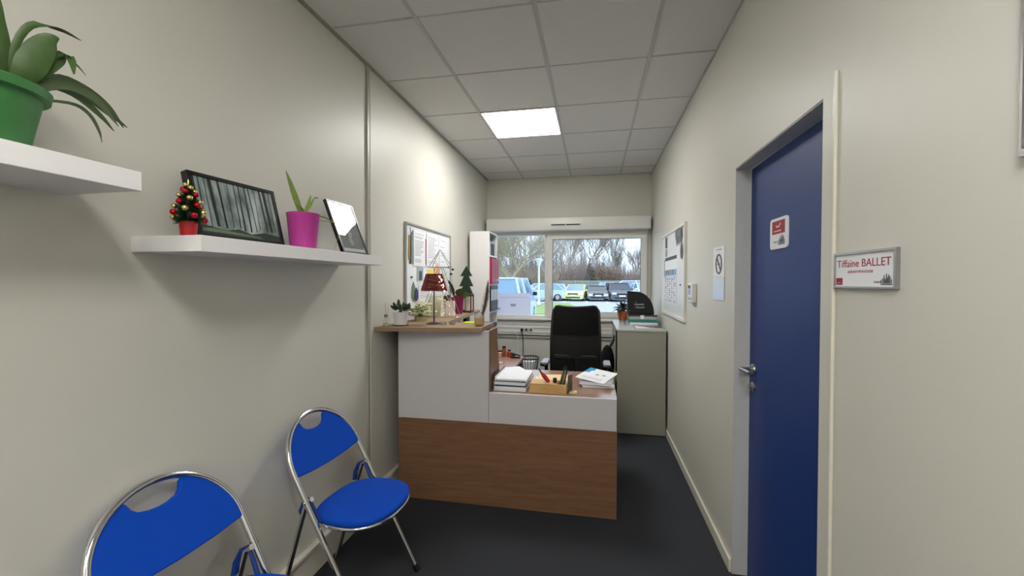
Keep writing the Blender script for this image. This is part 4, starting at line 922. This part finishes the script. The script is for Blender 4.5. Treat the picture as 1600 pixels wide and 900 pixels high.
O('red_grip', tube(B(), [(-.285, 2.72, ZD+.062), (-.305, 2.722, ZD+.088), (-.32, 2.724, ZD+.105), (-.333, 2.726, ZD+.12)], [.012, .015, .014, .008], 10), red, t, smooth=50)
O('blade', tube(B(), [(-.333, 2.726, ZD+.118), (-.352, 2.73, ZD+.145)], [.007, .004], 8), darkm, t, smooth=50)
pens = [((-.245, 2.72), (-.245, 2.72), .03, black, .013, 'black marker cap standing in the wooden organiser'), ((-.225, 2.715), (-.185, 2.73), .10, mat('pen_olive', '6b7434', .4), .005, 'olive green pen leaning in the wooden organiser'), ((-.215, 2.73), (-.178, 2.74), .105, mat('pen_green', '2f4a2c', .4), .005, 'dark green pen leaning in the wooden organiser'),
    ((-.205, 2.705), (-.172, 2.71), .11, mat('pen_silver', '8c9092', .3, .5), .005, 'silver pen leaning in the wooden organiser'), ((-.195, 2.72), (-.165, 2.725), .09, black, .0045, 'thin black pen at the right end of the wooden organiser')]
for (a, b, h, m, r, lab) in pens:
    t = T('pen', lab, 'pen', (a[0], a[1], ZD+.062)); p, q = Vector((*a, ZD+(.0625 if r > .01 else .008))), Vector((*b, ZD+.062+h))
    O('barrel', tube(B(), [p, p.lerp(q, .85)], r, 8), m, t, smooth=50); O('cap', tube(B(), [p.lerp(q, .85), q], [r*1.1, r*.8], 8), black, t, smooth=50)
t = T('card_holder', 'dark grey card holder standing at the right end of the organiser', 'holder', (-.175, 2.76, ZD)); O('blade', prism(B(), [(-.157, 2.70), (-.135, 2.76), (-.139, 2.762), (-.161, 2.702)], .115, TR(0, 0, ZD)), mat('holder_grey', '4a4d48', .5), t); O('edge', prism(B(), [(-.157, 2.70), (-.135, 2.76), (-.139, 2.762), (-.161, 2.702)], .004, TR(0, 0, ZD+.115)), steel, t)
tag(O('sticky_note', box(B(), -.152, -.104, 2.70, 2.75, ZD+.0002, ZD+.007), mat('note_pale', 'efe4a0', .7)), 'pale yellow sticky pad right of the wooden organiser', 'note')
# right document pile
items = [('white paper bundle at the bottom of the right document pile', paper, .018, .10, (.02, 3.0)), ('grey lined booklet in the middle of the right document pile', mat('booklet_grey', 'a7a7ad', .6), .016, -.12, (.025, 2.99)), ('white document with cyan corner on top of the right document pile', paper, .006, -.38, (.02, 3.02))]
z = ZD+.0005
for i, (lab, m, th, rot, (x, y)) in enumerate(items):
    t = T('document', lab, 'papers', (x, y, z), rot)
    tilt = [0, 0, .10][i]
    Mt = TR(0, 0, .0 if not tilt else .012, tilt*.6, tilt, 0)
    O('cover', box(B(), -.105, .105, -.13, .15, 0, th, Mt, bev=.001), m, t, world=False)
    if i < 2: O('pages', box(B(), -.103, .107, -.1315, .147, .003, th-.003, Mt), paper, t, world=False)
    if i == 2:
        O('cyan_corner', prism(B(), [(-.105, .02), (-.065, .04), (-.07, .08), (-.05, .10), (-.06, .15), (-.105, .15)], .0008, Mt @ TR(0, 0, th)), cyan, t, world=False)
        bm = B()
        for k in range(2): lathe(bm, [(0, .0006), (.014, .0006), (.014, 0), (0, 0)], m=Mt @ TR(.0+k*.045, .02+.01*k, th), n=12)
        O('printed_emblem', bm, inkl, t, world=False)
        O('printed_lines', (lambda bm: ([box(bm, -.08, .07, -.10+k*.02, -.096+k*.02, th, th+.0004, Mt) for k in range(3)], bm)[1])(B()), inkl, t, world=False)
    z += th+.0006
# bottles at the far end of the return
bot = [(-.875, .028, .055, mat('pinkplastic', 'd2a79a', .5), 'pink pot at the far left of the rear desk'), (-.835, .022, .095, mat('amber', '8e4b32', .3), 'amber bottle with dark cap on the rear desk'), (-.785, .022, .065, mat('rust', 'a8482e', .5), 'rust red round jar on the rear desk'), (-.745, .018, .04, ink, 'small dark jar at the right of the rear desk bottles')]
for x, r, h, m, lab in bot:
    t = T('small_bottle', lab, 'bottle', (x, 3.90, .737)); O('body', lathe(B(), [(0, 0), (r, 0), (r, h*.75), (r*.7, h*.85), (r*.6, h)], (x, 3.90, .737), 20), m, t, smooth=40); O('cap', lathe(B(), [(0, h*.86), (r*.72, h*.86), (r*.72, h*1.1), (0, h*1.1)], (x, 3.90, .737), 20), darkm, t, smooth=40)
t = T('stapler', 'small black stapler lying on the rear desk edge', 'stapler', (-.715, 3.85, .737)); O('body', box(B(), -.76, -.67, 3.84, 3.87, .737, .752, bev=.003), black, t); O('arm', box(B(), -.09, 0, -.012, .012, 0, .012, TR(-.67, 3.855, .755, 0, .25, 0), bev=.003), black, t)
tag(O('pinkish_card', box(B(), -.86, -.78, 3.55, 3.62, .7375, .742), mat('card_pink', 'caa59b', .6)), 'pinkish card lying on the rear desk', 'card')
# cables
t = T('power_cable', 'black power cable with plug hanging from the window trunking', 'cable', (-.90, YB-.08, .85))
O('plug', lathe(B(), [(0, .045), (.013, .042), (.02, .02), (.02, 0), (0, 0)], m=Matrix.Translation((-.895, YB-.071, .842)) @ Euler((PI/2, 0, 0)).to_matrix().to_4x4(), n=16), black, t, smooth=40)
O('cord', tube(B(), [(-.895, YB-.115, .842), (-.88, YB-.13, .80), (-.872, YB-.12, .70), (-.872, YB-.12, .5), (-.875, YB-.13, .3), (-.9, YB-.2, .04)], .0055, 8), black, t, smooth=50)
t = T('power_cable', 'white power cable hanging left of the black plug', 'cable', (-.98, YB-.08, .83))
O('plug', box(B(), -.995, -.965, YB-.09, YB-.063, .80, .83, bev=.005), pvc, t); O('cord', tube(B(), [(-.98, YB-.09, .81), (-.945, YB-.11, .77), (-.94, YB-.1, .6), (-.97, YB-.1, .3), (-1.0, YB-.15, .05)], .004, 8), pvc, t, smooth=50)
# waste basket with sheets
t = T('wire_basket', 'black wire basket with white papers on a stand behind the desk', 'basket', (-.66, 4.35, 0))
O('rim', tube(B(), [(-.66+.10*math.cos(a), 4.35+.12*math.sin(a), .655) for a in [2*PI*i/28 for i in range(28)]], .008, 8, True), black, t, smooth=50)
bm = B()
for i in range(20): a = 2*PI*i/20; tube(bm, [(-.66+.10*math.cos(a), 4.35+.12*math.sin(a), .655), (-.66+.075*math.cos(a), 4.35+.09*math.sin(a), .50)], .003, 5)
O('wire_side', bm, black, t); O('bottom', lathe(B(), [(0, 0), (.08, 0), (.08, .01), (0, .01)], (-.66, 4.35, .495), 24), black, t)
O('papers', box(B(), -.72, -.60, 4.28, 4.42, .506, .628, TR(0, 0, 0)), paper, t); O('stand_post', tube(B(), [(-.66, 4.35, .0), (-.66, 4.35, .5)], .02, 10), black, t); O('stand_foot', lathe(B(), [(0, 0), (.14, 0), (.14, .012), (.02, .03), (0, .03)], (-.66, 4.35, 0), 24), black, t)
# backpack hanging at the cabinet side
t = T('hanging_bag', 'black bag hanging on the front of the grey beige cabinet', 'bag', (.15, 4.4, .5))
bm = B(); ball(bm, (.140, 4.40, .62), .13, 18, (.55, 1.0, 1.45))
for v in bm.verts: v.co.x = min(v.co.x, .210)
O('body', bm, blackf, t, smooth=60)
O('pocket', ball(B(), (.085, 4.38, .57), .07, 14, (.45, 1.0, 1.1)), blackf, t, smooth=60); O('strap', tube(B(), [(.15, 4.36, .78), (.19, 4.38, .86), (.205, 4.42, .90), (.205, 4.48, .84), (.17, 4.46, .77)], .008, 8), black, t, smooth=50)
tag(O('green_tag', box(B(), .212, .222, 4.16, 4.20, .50, .58, bev=.002), mat('lime', 'a9bb32', .5)), 'lime green tag on the cabinet front edge beside the bag', 'tag')
# things on the cabinet
px_, py_, PZ = .300, 4.56, 1.0
t = T('potted_plant', 'orange clay pot plant in clear wrapping on the cabinet corner', 'plant', (px_, py_, PZ))
O('clear_wrap', lathe(B(), [(.035, 0), (.04, .05), (.058, .10), (.060, .13)], (px_, py_, PZ), 18), acr, t); O('pot', lathe(B(), [(0, .05), (.040, .05), (.052, .135), (.052, .145), (.048, .145), (0, .135)], (px_, py_, PZ), 28), orange, t, smooth=40)
O('wrap_foot', lathe(B(), [(0, 0), (.038, 0), (.036, .05), (0, .05)], (px_, py_, PZ), 12), mat('wrap_grey', 'aeb2b0', .3), t)
rs = random.Random(8)
for i in range(70):
    a = rs.uniform(0, 2*PI); el = rs.uniform(-.2, 1.3); L_ = rs.uniform(.07, .115); p = Vector((px_, py_, PZ+.165)); d = Vector((math.cos(a)*math.cos(el), math.sin(a)*math.cos(el), math.sin(el)))
    q = p+d*L_*.25; pts = [q, q+d*L_*.4+Vector((0, 0, -.004)), q+d*L_*.75+Vector((0, 0, -.02))]
    O('leaf', ribbon(B(), pts, [.006, .021, .002], Vector((0, 0, 1)).cross(d)+Vector((.01, 0, 0)), .15), leafd, t, smooth=60)
O('stem', tube(B(), [(px_, py_, PZ+.13), (px_, py_, PZ+.19)], [.03, .012], 8), leafd, t)
# black quarter round sign
t = T('chalk_sign', 'black quarter-round board with white handwriting standing on the cabinet', 'sign', (.5, 4.78, PZ))
q = [(.0, 0), (.285, 0), (.285, .10)]+[(.10+.185*math.cos(a), .10+.245*math.sin(a)) for a in [i*PI/2/12 for i in range(1, 13)]]+[(0, .352)]
O('board', prism(B(), q, .012, Matrix(((1, 0, 0, .362), (0, 0, -1, 4.80), (0, 1, 0, PZ), (0, 0, 0, 1)))), mat('chalk_black', '0a0b0d', .7), t)
def scrib(x0, z0, n, a):
    return [(x0+i*.0055, 4.786, z0+a*math.sin(i*2.1)*(1 if i % 4 else 1.7)) for i in range(n)]
O('handwriting', (lambda bm: (tube(bm, scrib(.435, PZ+.205, 20, .009), .0018, 4), tube(bm, scrib(.45, PZ+.172, 18, .007), .0018, 4), tube(bm, [(.447, 4.786, PZ+.228), (.455, 4.786, PZ+.236), (.46, 4.786, PZ+.226)], .0016, 4), bm)[-1])(B()), paper, t)
# papers and trays
z = PZ+.0005
pil = [('brochure', 'dark brown and white brochure lying lowest on the cabinet top', mat('brochure_brown', '51423f', .4), .020, (.36, .655, 4.26, 4.47)), ('paper_ream', 'white paper ream under the green tray on the cabinet', paper, .030, (.375, .64, 4.45, 4.74))]
t = T('brochure', pil[0][1], 'brochure', (.51, 4.34, z)); O('cover', box(B(), .395, .655, 4.20, 4.42, z, z+.012), pil[0][2], t); O('white_swoosh', prism(B(), [(.395, 4.20), (.53, 4.20), (.50, 4.29), (.395, 4.36)], .0006, TR(0, 0, z+.012)), paper, t); O('printed_word', box(B(), .525, .585, 4.27, 4.30, z+.012, z+.0126), paper, t)
O('front_pages', box(B(), .397, .653, 4.1985, 4.20, z+.002, z+.010), paper, t)
t = T('paper_ream', pil[1][1], 'papers', (.51, 4.6, z)); O('lower_bundle', box(B(), .36, .64, 4.45, 4.74, z, z+.022), mat('paper_lav', 'd5cfd8', .7), t); O('upper_bundle', box(B(), .365, .635, 4.46, 4.73, z+.0225, z+.038), paper, t)
for v_ in (0,): pass
zt = z+.0386
t = T('letter_tray', 'clear plastic letter tray with green base on the cabinet', 'tray', (.49, 4.58, zt))
O('green_base', box(B(), .345, .640, 4.455, 4.735, zt, zt+.028, bev=.004), teal, t); O('clear_wall', (lambda bm: (box(bm, .350, .353, 4.455, 4.735, zt+.028, zt+.075), box(bm, .632, .635, 4.455, 4.735, zt+.028, zt+.075), box(bm, .353, .632, 4.455, 4.458, zt+.028, zt+.075), bm)[-1])(B()), acr, t)
O('clear_top', box(B(), .350, .635, 4.455, 4.735, zt+.075, zt+.078), acr, t); O('label_tab', box(B(), .468, .503, 4.452, 4.4545, zt+.035, zt+.072), paper, t)
O('papers', box(B(), .36, .625, 4.47, 4.72, zt+.029, zt+.04), paper, t)

# ================================================================== OUTDOORS
ZG = -.15
asph = mat('asphalt_pale', 'a9b0c0', .8, var=.08, scale=3)
S('parking_lot', box(B(), -60, 60, YB+.3, 100, ZG-.2, ZG), asph, label='pale blue-grey asphalt car park outside the window')
grass = mat('grass', '8aa860', .95, var=.35, scale=4)
S('lawn_patch', box(B(), -9, -3.45, 17, 30.5, ZG, ZG+.05), grass, label='grass strip near the lamp post left of the window frame')
S('lawn_patch', prism(B(), [(-3.15, 20), (-1.35, 21), (-1.25, 27), (-1.8, 31), (-3.3, 31.5)], .05, TR(0, 0, ZG)), grass, label='grass patch seen at the left edge of the wide pane')
S('lawn_far', box(B(), -60, 60, 47, 99, ZG, ZG+.03), mat('far_ground', '6a6a50', .95, var=.3, scale=2), label='leaf-strewn ground below the bare trees')
for i, x in enumerate((-4.5, -2.3, -.55, 1.05, 2.95, 4.9)):
    S('parking_line', box(B(), x-.06, x+.06, 32.5, 38, ZG, ZG+.006), paper, label='white painted parking line between parked cars')
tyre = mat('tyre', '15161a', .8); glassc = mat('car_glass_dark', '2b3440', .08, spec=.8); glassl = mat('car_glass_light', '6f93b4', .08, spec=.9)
lampm = mat('headlight', 'e4ecf2', .1); tail = mat('tail_light', '8c1a20', .3)
def car(name_label, loc, rz, paintm, L=4.2, W=1.76, H=1.46, kind='hatch', gm=None, grp='parked cars'):
    gm = gm or glassc
    t = T('car', name_label, 'car', (*loc, ZG), rz, grp)
    h2 = L/2; belt = H*.62; low = .2
    if kind == 'van': prof = [(-h2, low), (-h2, H*.55), (-h2+.08, belt+.02), (h2-1.15, belt+.02), (h2-.35, belt-.12), (h2-.03, belt-.28), (h2, low)]; cab_ = [(-h2+.06, belt), (-h2+.22, H-.04), (h2-1.75, H-.04), (h2-1.0, belt)]
    else: prof = [(-h2, low+.05), (-h2, H*.5), (-h2+.12, belt), (h2-1.25, belt+.02), (h2-.45, belt-.10), (h2-.06, belt-.24), (h2, low+.05)]; cab_ = [(-h2+.18, belt), (-h2+.75, H-.04), (h2-2.1, H-.04), (h2-1.15, belt)]
    prof2 = [p for p in prof]
    # wheel arches cut in the bottom edge
    ax = (-h2+.72, h2-.78); R_ = .35
    bot = []
    for c in ax[::-1]:
        for i in range(9):
            a = i*PI/8; bot.append((c+R_*math.cos(a), low+.05+R_*.92*math.sin(a)))
    pts = prof2+[(h2, low)]+bot+[(-h2, low)]
    Mx = Matrix(((1, 0, 0, 0), (0, 0, 1, -W/2), (0, 1, 0, 0), (0, 0, 0, 1)))
    o = O('body', prism(B(), pts, W, Mx), paintm, t, world=False, bevel=.05)
    bm = B(); ins = .16
    A_ = []
    for s in (-1, 1):
        A_.append([bm.verts.new((x, s*(W/2-.04-(ins if z > belt+.05 else 0)), z)) for x, z in cab_])
    a, b = A_
    bm.faces.new(a); bm.faces.new(b[::-1])
    for i in range(4): bm.faces.new((a[i], a[(i+1) % 4], b[(i+1) % 4], b[i]))
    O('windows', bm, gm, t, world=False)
    x1, x2 = cab_[1][0], cab_[2][0]
    O('roof', box(B(), x1-.05, x2+.05, -W/2+.19, W/2-.19, H-.06, H, bev=.02), paintm, t, world=False)
    for s in (-1, 1):
        yb_, yt_ = s*(W/2-.03), s*(W/2-.19)
        for (p, q) in (((cab_[0][0], belt), (cab_[1][0], H-.03)), ((cab_[3][0], belt), (cab_[2][0], H-.03)), (((cab_[1][0]+cab_[2][0])/2-.1, belt), ((cab_[1][0]+cab_[2][0])/2-.1, H-.03))):
            O('pillar', tube(B(), [(p[0], yb_, p[1]-.02), (q[0], yt_, q[1])], .045, 6), paintm, t, world=False)
        O('mirror', box(B(), h2-1.45, h2-1.28, s*(W/2+.09)-.08, s*(W/2+.09)+.08, belt-.02, belt+.12, bev=.03), paintm if kind != 'van' else tyre, t, world=False)
        O('headlight', box(B(), h2-.22, h2+.005, s*(W/2-.26)-.18, s*(W/2-.26)+.18, belt-.36, belt-.22, bev=.03), lampm, t, world=False)
        O('tail_light', box(B(), -h2-.012, -h2+.1, s*(W/2-.16)-.09, s*(W/2-.16)+.12, belt-.28, belt-.05, bev=.02), tail, t, world=False)
        for c in ax:
            w_ = O('wheel', lathe(B(), [(0, -.1), (.20, -.1), (.30, -.1), (.315, -.07), (.315, .07), (.30, .1), (.2, .1), (0, .1)], m=Matrix.Translation((c, s*(W/2-.11), .315)) @ Euler((PI/2, 0, 0)).to_matrix().to_4x4(), n=20), tyre, t, world=False)
            O('hubcap', lathe(B(), [(0, .01), (.19, .008), (.2, 0), (0, 0)], m=Matrix.Translation((c, s*(W/2-.008), .315)) @ Euler((-s*PI/2, 0, 0)).to_matrix().to_4x4(), n=16), alu, w_, world=False)
    O('number_plate', box(B(), h2+.0, h2+.012, -.25, .25, .42, .53), paper, t, world=False); O('number_plate', box(B(), -h2-.012, -h2, -.25, .25, .50, .61), paper, t, world=False)
    O('grille', box(B(), h2-.02, h2+.006, -.42, .42, .56, .66, bev=.01), tyre, t, world=False); O('bumper_intake', box(B(), h2-.02, h2+.006, -.6, .6, .26, .36, bev=.01), tyre, t, world=False)
    return t
paintw = mat('paint_white', 'e8eef6', .25, coat=.5); paintlb = mat('paint_light_blue', 'b4cfee', .25, coat=.5); painty = mat('paint_lime', 'd8e69a', .25, coat=.5)
paintg = mat('paint_slate', '4a5666', .25, coat=.5); paintd = mat('paint_dark_blue_grey', '3e4658', .25, coat=.5); paintsuv = mat('paint_sky', 'b9d6f4', .25, coat=.5)
F = -PI/2   # facing the building
car('large pale blue people carrier parked close behind the left window pane', (-3.28, 15.6), PI/2+.02, paintsuv, 4.5, 1.84, 1.74, 'van', glassl)
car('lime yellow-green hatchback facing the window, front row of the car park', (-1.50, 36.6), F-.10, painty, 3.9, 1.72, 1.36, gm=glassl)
car('slate grey low car parked right of the lime hatchback', (.25, 36.8), F+.05, paintg, 4.1, 1.76, 1.28)
car('dark blue-grey van parked fourth in the row, taller than its neighbours', (2.02, 36.6), F+.10, paintd, 4.4, 1.80, 1.52, 'van')
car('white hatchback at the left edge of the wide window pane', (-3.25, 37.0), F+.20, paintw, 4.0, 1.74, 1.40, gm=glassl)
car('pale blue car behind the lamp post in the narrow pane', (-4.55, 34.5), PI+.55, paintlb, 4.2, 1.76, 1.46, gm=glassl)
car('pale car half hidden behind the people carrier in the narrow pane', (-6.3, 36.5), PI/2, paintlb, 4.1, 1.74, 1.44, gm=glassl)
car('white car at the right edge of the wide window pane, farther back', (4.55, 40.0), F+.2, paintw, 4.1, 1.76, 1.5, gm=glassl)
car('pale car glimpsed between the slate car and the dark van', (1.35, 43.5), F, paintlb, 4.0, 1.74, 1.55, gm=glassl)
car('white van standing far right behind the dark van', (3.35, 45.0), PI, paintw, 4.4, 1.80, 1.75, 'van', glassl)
# lamp posts
def lamppost(lab, x, y, h):
    t = T('lamp_post', lab, 'lamp post', (x, y, ZG), 0, 'white car park lamp posts')
    O('pole', tube(B(), [(x, y, ZG), (x, y, h-.45)], .065, 10), mat('post_white', 'e6ecf4', .4), t); O('base', lathe(B(), [(0, 0), (.13, 0), (.13, .1), (.07, .35), (0, .35)], (x, y, ZG), 12), MATS['post_white'], t, smooth=40)
    O('lantern', lathe(B(), [(0, 0), (.08, 0), (.20, .36), (.26, .38), (.27, .46), (0, .52)], (x, y, h-.5), 16), MATS['post_white'], t, smooth=30)
lamppost('nearest white lamp post, in the narrow window pane', -3.62, 28, 3.0)
lamppost('white lamp post behind the lime car in the wide pane', -.79, 54, 3.05); lamppost('farthest white lamp post, above the dark van', 2.28, 60, 2.9)
# fence
t = T('mesh_fence', 'pale grey-green rigid mesh fence along the far side of the car park', 'fence', (0, 46, ZG))
fm = mat('fence_green', 'a9bcb9', .6); fx0 = -12
for i in range(11):
    x = fx0+i*2.5
    if i < 10:
        bm = B()
        for k in range(24): box(bm, x+.05+k*.1, x+.095+k*.1, 45.99, 46.01, ZG+.05, 1.57)
        for z in (ZG+.1, .35, .75, 1.15, 1.5): box(bm, x+.02, x+2.48, 45.98, 46.02, z, z+.05)
        O('mesh_panel', bm, fm, t)
    O('fence_post', box(B(), x-.03, x+.03, 45.96, 46.04, ZG, 1.62), fm, t)
# bare trees
def bare_tree(lab, x, y, h, seed, m, spread=.5, r0=.14, levels=4, kids=4, trunkf=.3, grp='bare winter trees', lean=0):
    rs = random.Random(seed); t = T('bare_tree', lab, 'tree', (x, y, ZG), 0, grp); trunk = B(); br = B()
    def grow(p, d, L_, r, lev):
        n = 3; pts = [p]; dd = d.copy()
        for k in range(n):
            dd = (dd+Vector((rs.uniform(-1, 1), rs.uniform(-1, 1), rs.uniform(-.2, .5)))*.13).normalized(); pts.append(pts[-1]+dd*L_/n)
        tube(trunk if lev == 0 else br, pts, [r*(1-.45*k/n) for k in range(n+1)], 6 if lev == 0 else (4 if lev < 2 else 3))
        if lev >= levels: return
        for k in range(kids+(1 if lev == 0 else 0)):
            s = rs.uniform(.35, 1.0) if lev else rs.uniform(.55, 1.0)
            i = min(int(s*n), n-1); q = pts[i].lerp(pts[i+1], s*n-i)
            a = rs.uniform(0, 2*PI); side = Vector((math.cos(a), math.sin(a), 0)); nd = (dd*1.0+side*rs.uniform(.5, 1.3)*spread*1.5+Vector((0, 0, .25))).normalized()
            grow(q, nd, L_*rs.uniform(.6, .85)*(1 if lev else (1-trunkf)/trunkf*.5), r*.5, lev+1)
    grow(Vector((x, y, ZG)), Vector((lean, 0, 1)).normalized(), h*trunkf, r0, 0)
    O('trunk', trunk, m, t); o = O('branches', br, m, t); o['kind'] = 'stuff'
    return t
bk1 = mat('bark_grey', 'a19c96', .9, var=.25, scale=6); bk2 = mat('bark_brown', '9c8b86', .9, var=.25, scale=6); bk3 = mat('bark_ochre', 'a09684', .9, var=.25, scale=6)
bare_tree('wide bushy pollarded bare tree filling the narrow window pane', -4.75, 24.5, 7.0, 11, bk3, .75, .20, 6, 4, .27)
bare_tree('broad bare tree just left of the narrow pane behind the people carrier', -7.4, 27, 7.5, 12, bk3, .6, .18, 5, 4, .28)
bare_tree('bare tree close behind the window mullion', -4.2, 40, 9, 13, bk1, .5, .16, 5, 4, .3)
pos = [(-3.5, 50, 11, bk2), (-2.5, 49.5, 12, bk1), (-1.4, 51, 12, bk2), (.2, 50, 13, bk1), (1.3, 51, 13, bk1), (3.0, 53, 8.5, bk2), (4.6, 52, 7.5, bk2), (6.4, 54, 7.0, bk1), (-9, 50, 11, bk2), (-6, 52, 11, bk1)]
lab = ['first from the left in the wide pane', 'second from the left in the wide pane', 'third from the left in the wide pane', 'tall, above the slate car', 'tall, leaning slightly above the dark van', 'shorter, right of the dark van', 'short and thin near the right window frame', 'short, at the far right beyond the pane', 'behind the narrow pane at far left', 'behind the narrow pane at its right']
for i, (x, y, h, m) in enumerate(pos):
    bare_tree('bare winter tree beyond the fence, '+lab[i], x, y, h, 20+i, m, .42, .11, 4, 5, .38, lean=[0, 0, 0, 0, .12, 0, 0, 0, 0, 0][i])
def thicket(x0, x1, y, zf, n, m, seed, lab, cat='bushes'):
    rs = random.Random(seed); bm = B()
    for i in range(n):
        x = rs.uniform(x0, x1); yy = y+rs.uniform(-1, 1); h = zf((x-x0)/(x1-x0))*rs.uniform(.55, 1.05); p = Vector((x, yy, ZG))
        q = p+Vector((rs.uniform(-.35, .35), 0, h*.5)); e = q+Vector((rs.uniform(-.6, .6), 0, h*.5)); tube(bm, [p, q, e], [.035, .022, .006], 3)
        for k in range(5):
            b = p.lerp(e, rs.uniform(.3, .95)); tube(bm, [b, b+Vector((rs.uniform(-.7, .7), rs.uniform(-.2, .2), rs.uniform(.1, .8)))], [.014, .004], 3)
    o = O('thicket', bm, m); tag(o, lab, cat); o['kind'] = 'stuff'
thicket(-13, 9, 49, lambda u: 3.6-1.4*max(0, u-.6)*2, 1500, bk2, 31, 'dense brown-grey winter thicket behind the fence')
thicket(-13, 12, 56, lambda u: 5.0-2.4*max(0, u-.55)*2, 1300, bk1, 32, 'taller grey winter thicket in the background')
thicket(-13, 3.5, 53, lambda u: 9.0-3*u, 520, bk1, 34, 'tall thin bare saplings rising behind the winter thicket')
thicket(-13, -3.6, 42.5, lambda u: 2.9, 420, bk3, 33, 'ochre winter brush behind the narrow window pane')
def mound(lab, x, y, rx, h, m, seed):
    rs = random.Random(seed); bm = B()
    for i in range(1600):
        a = rs.uniform(0, 2*PI); u = rs.random()**.5; z = h*math.sqrt(max(0, 1-u*u))*rs.uniform(.3, 1); c = Vector((x+rx*u*math.cos(a), y+.6*rx*u*math.sin(a), ZG+z)); s = rs.uniform(.07, .16)
        v = [bm.verts.new(c+Vector((rs.uniform(-s, s), rs.uniform(-s, s), rs.uniform(-s, s)))) for k in range(3)]; bm.faces.new(v)
    t = T('bush', lab, 'bush', (x, y, ZG)); O('stems', (lambda b: ([tube(b, [(x, y, ZG), (x+rx*.6*math.cos(k), y+.3*math.sin(k), ZG+h*.7)], [.05, .01], 4) for k in range(7)], b)[1])(B()), bk2, t); o = O('leaves', bm, m, t); o['kind'] = 'stuff'
mound('brown ivy-clad bush rising above the slate car', .9, 48.2, 1.5, 3.9, mat('dry_leaf', '7a6350', .9, var=.3, scale=5), 41)
mound('dark green ivy column left of the brown bush', -.4, 48.4, .7, 3.7, mat('ivy', '38463a', .9, var=.3, scale=5), 42)
mound('small brown bush right of the brown ivy-clad bush', 2.3, 48.4, 1.1, 2.9, mat('dry_leaf2', '8a7262', .9, var=.3, scale=5), 43)
mound('green bush at the foot of the trees in the narrow pane', -6.6, 41, .9, 1.9, MATS['ivy'], 44)
